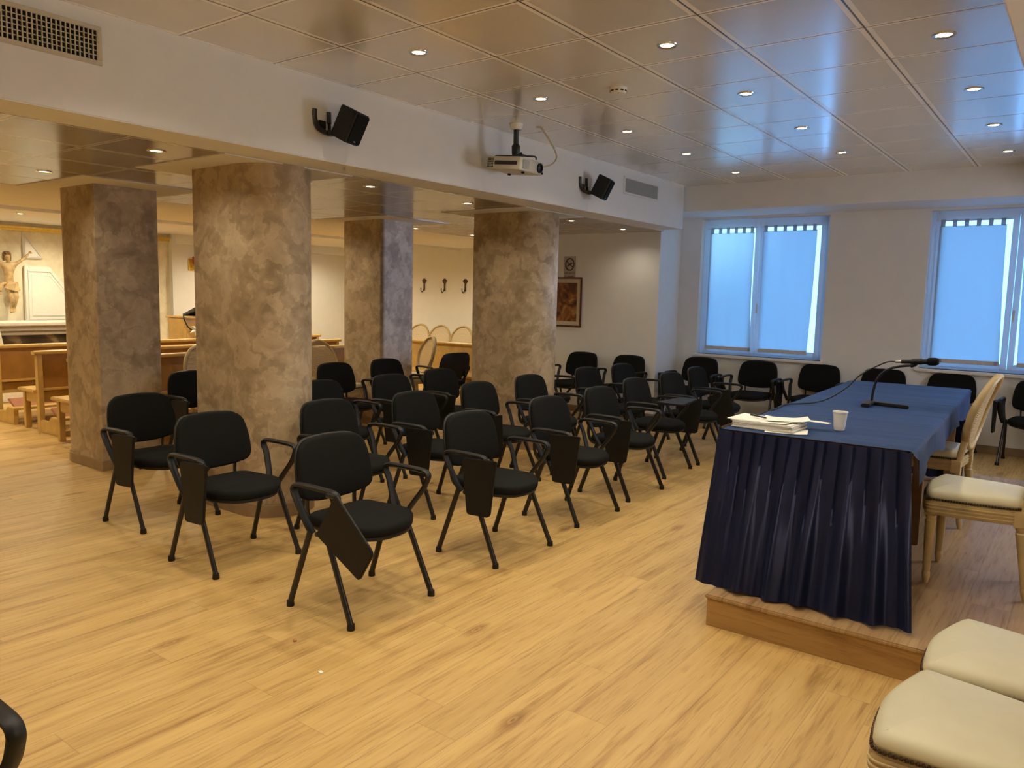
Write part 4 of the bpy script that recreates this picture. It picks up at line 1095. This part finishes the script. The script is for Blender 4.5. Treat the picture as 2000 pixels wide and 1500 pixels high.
# bits on the floor
o = MB().lathe([(0, 0), (.008, .002), (.009, .008), (.004, .013), (0, .014)], 9).build('crumb', M['crumb'], None, 50); o.location = (-2.73, 2.09, 0)
tag(o, 'tiny brown crumb on the floor before the nearest chair', 'crumb')
for x, y, l in ((-2.42, 1.00, 'small white scrap on the floor near the bottom left corner'), (-2.42, 1.98, 'small white scrap of paper on the floor in front of the nearest chair')):
    o = MB().prism([(-.012, -.006), (.010, -.008), (.014, .003), (-.006, .009)], idf, 0.0002, .002).build('paper_scrap', M['paper'], None, 0); o.location = (x, y, 0)
    tag(o, l, 'scrap')

# ------------------------------------------------------------------ daylight outside and added fill lamps
wd = bpy.data.worlds.new('overcast_dusk'); SC.world = wd; wd.use_nodes = True
wn = wd.node_tree; bg = wn.nodes['Background']
tcw = N(wn, 'ShaderNodeTexCoord'); spw = N(wn, 'ShaderNodeSeparateXYZ'); L(wn, tcw.outputs['Generated'], spw.inputs[0])
cw = ramp(wn, spw.outputs[2], [(.35, (.08, .22, .48)), (.5, (.16, .52, 1.0)), (.75, (.08, .40, 1.0))])
L(wn, cw, bg.inputs['Color']); bg.inputs['Strength'].default_value = 10

ld = bpy.data.lights.new('curtain_fill', 'AREA'); ld.energy = 14; ld.color = (.45, .9, 1.0); ld.size = .5  # lamp added outside to brighten the top of the left curtain cyan
sl_ = bpy.data.objects.new('curtain_fill', ld); COL.objects.link(sl_); sl_.location = (-4.1, 10.55, 2.6)
sl_.rotation_euler = (Vector((-3.72, 9.6, 2.15))-Vector(sl_.location)).to_track_quat('-Z', 'Y').to_euler()
for y_, e_, sx_, c_ in ((2.0, 34, 3.0, (1.0, .86, .64)), (6.3, 78, 2.0, (.80, .86, 1.0))):  # fill lamps added out of view on the right, no window behind them
    ld = bpy.data.lights.new('side_fill', 'AREA'); ld.shape = 'RECTANGLE'; ld.size = sx_; ld.size_y = 1.3; ld.energy = e_; ld.color = c_
    sd_ = bpy.data.objects.new('side_fill', ld); COL.objects.link(sd_); sd_.location = (XR-.03, y_, 1.75)
    sd_.rotation_euler = Vector((-1, .06 if y_ < 4 else -.42, .03)).to_track_quat('-Z', 'Y').to_euler()
ld = bpy.data.lights.new('pillar_fill', 'SPOT'); ld.energy = 1500; ld.color = (.42, .56, 1.0); ld.spot_size = R(15); ld.spot_blend = .7; ld.shadow_soft_size = .12  # narrow spot added out of view to tint the slim pillar's face blue
fd_ = bpy.data.objects.new('pillar_fill', ld); COL.objects.link(fd_); fd_.location = (XR-.05, 9.1, 1.62)
fd_.rotation_euler = (Vector((-6.58, 6.55, 1.62))-Vector(fd_.location)).to_track_quat('-Z', 'Y').to_euler()
# ------------------------------------------------------------------ camera
F, YAW, PITCH, ROLL = 1514.46, R(36.6447), R(-6.56224), R(1.33237)
f = Vector((-math.sin(YAW)*math.cos(PITCH), math.cos(YAW)*math.cos(PITCH), math.sin(PITCH)))
r = Vector((math.cos(YAW), math.sin(YAW), 0)); u = r.cross(f)
r2 = r*math.cos(ROLL)+u*math.sin(ROLL); u2 = -r*math.sin(ROLL)+u*math.cos(ROLL)
cd = bpy.data.cameras.new('camera'); cam = bpy.data.objects.new('camera', cd); COL.objects.link(cam)
m3 = Matrix((r2, u2, -f)).transposed(); cam.matrix_world = Matrix.Translation((0, 0, H)) @ m3.to_4x4()
cd.sensor_fit = 'HORIZONTAL'; cd.sensor_width = 36; cd.lens = F/2000*36; cd.clip_start = .05
SC.camera = cam

# ------------------------------------------------------------------ look
SC.view_settings.view_transform = 'Standard'
SC.view_settings.look = 'None'
SC.view_settings.exposure = 0.0
SC.cycles.use_denoising = True
SC.cycles.max_bounces = 6; SC.cycles.diffuse_bounces = 4; SC.cycles.glossy_bounces = 2; SC.cycles.transmission_bounces = 3
SC.cycles.use_adaptive_sampling = True; SC.cycles.adaptive_threshold = .12; SC.cycles.adaptive_min_samples = 16
SC.cycles.transparent_max_bounces = 6; SC.cycles.sample_clamp_indirect = 6
SC.cycles.caustics_reflective = False; SC.cycles.caustics_refractive = False
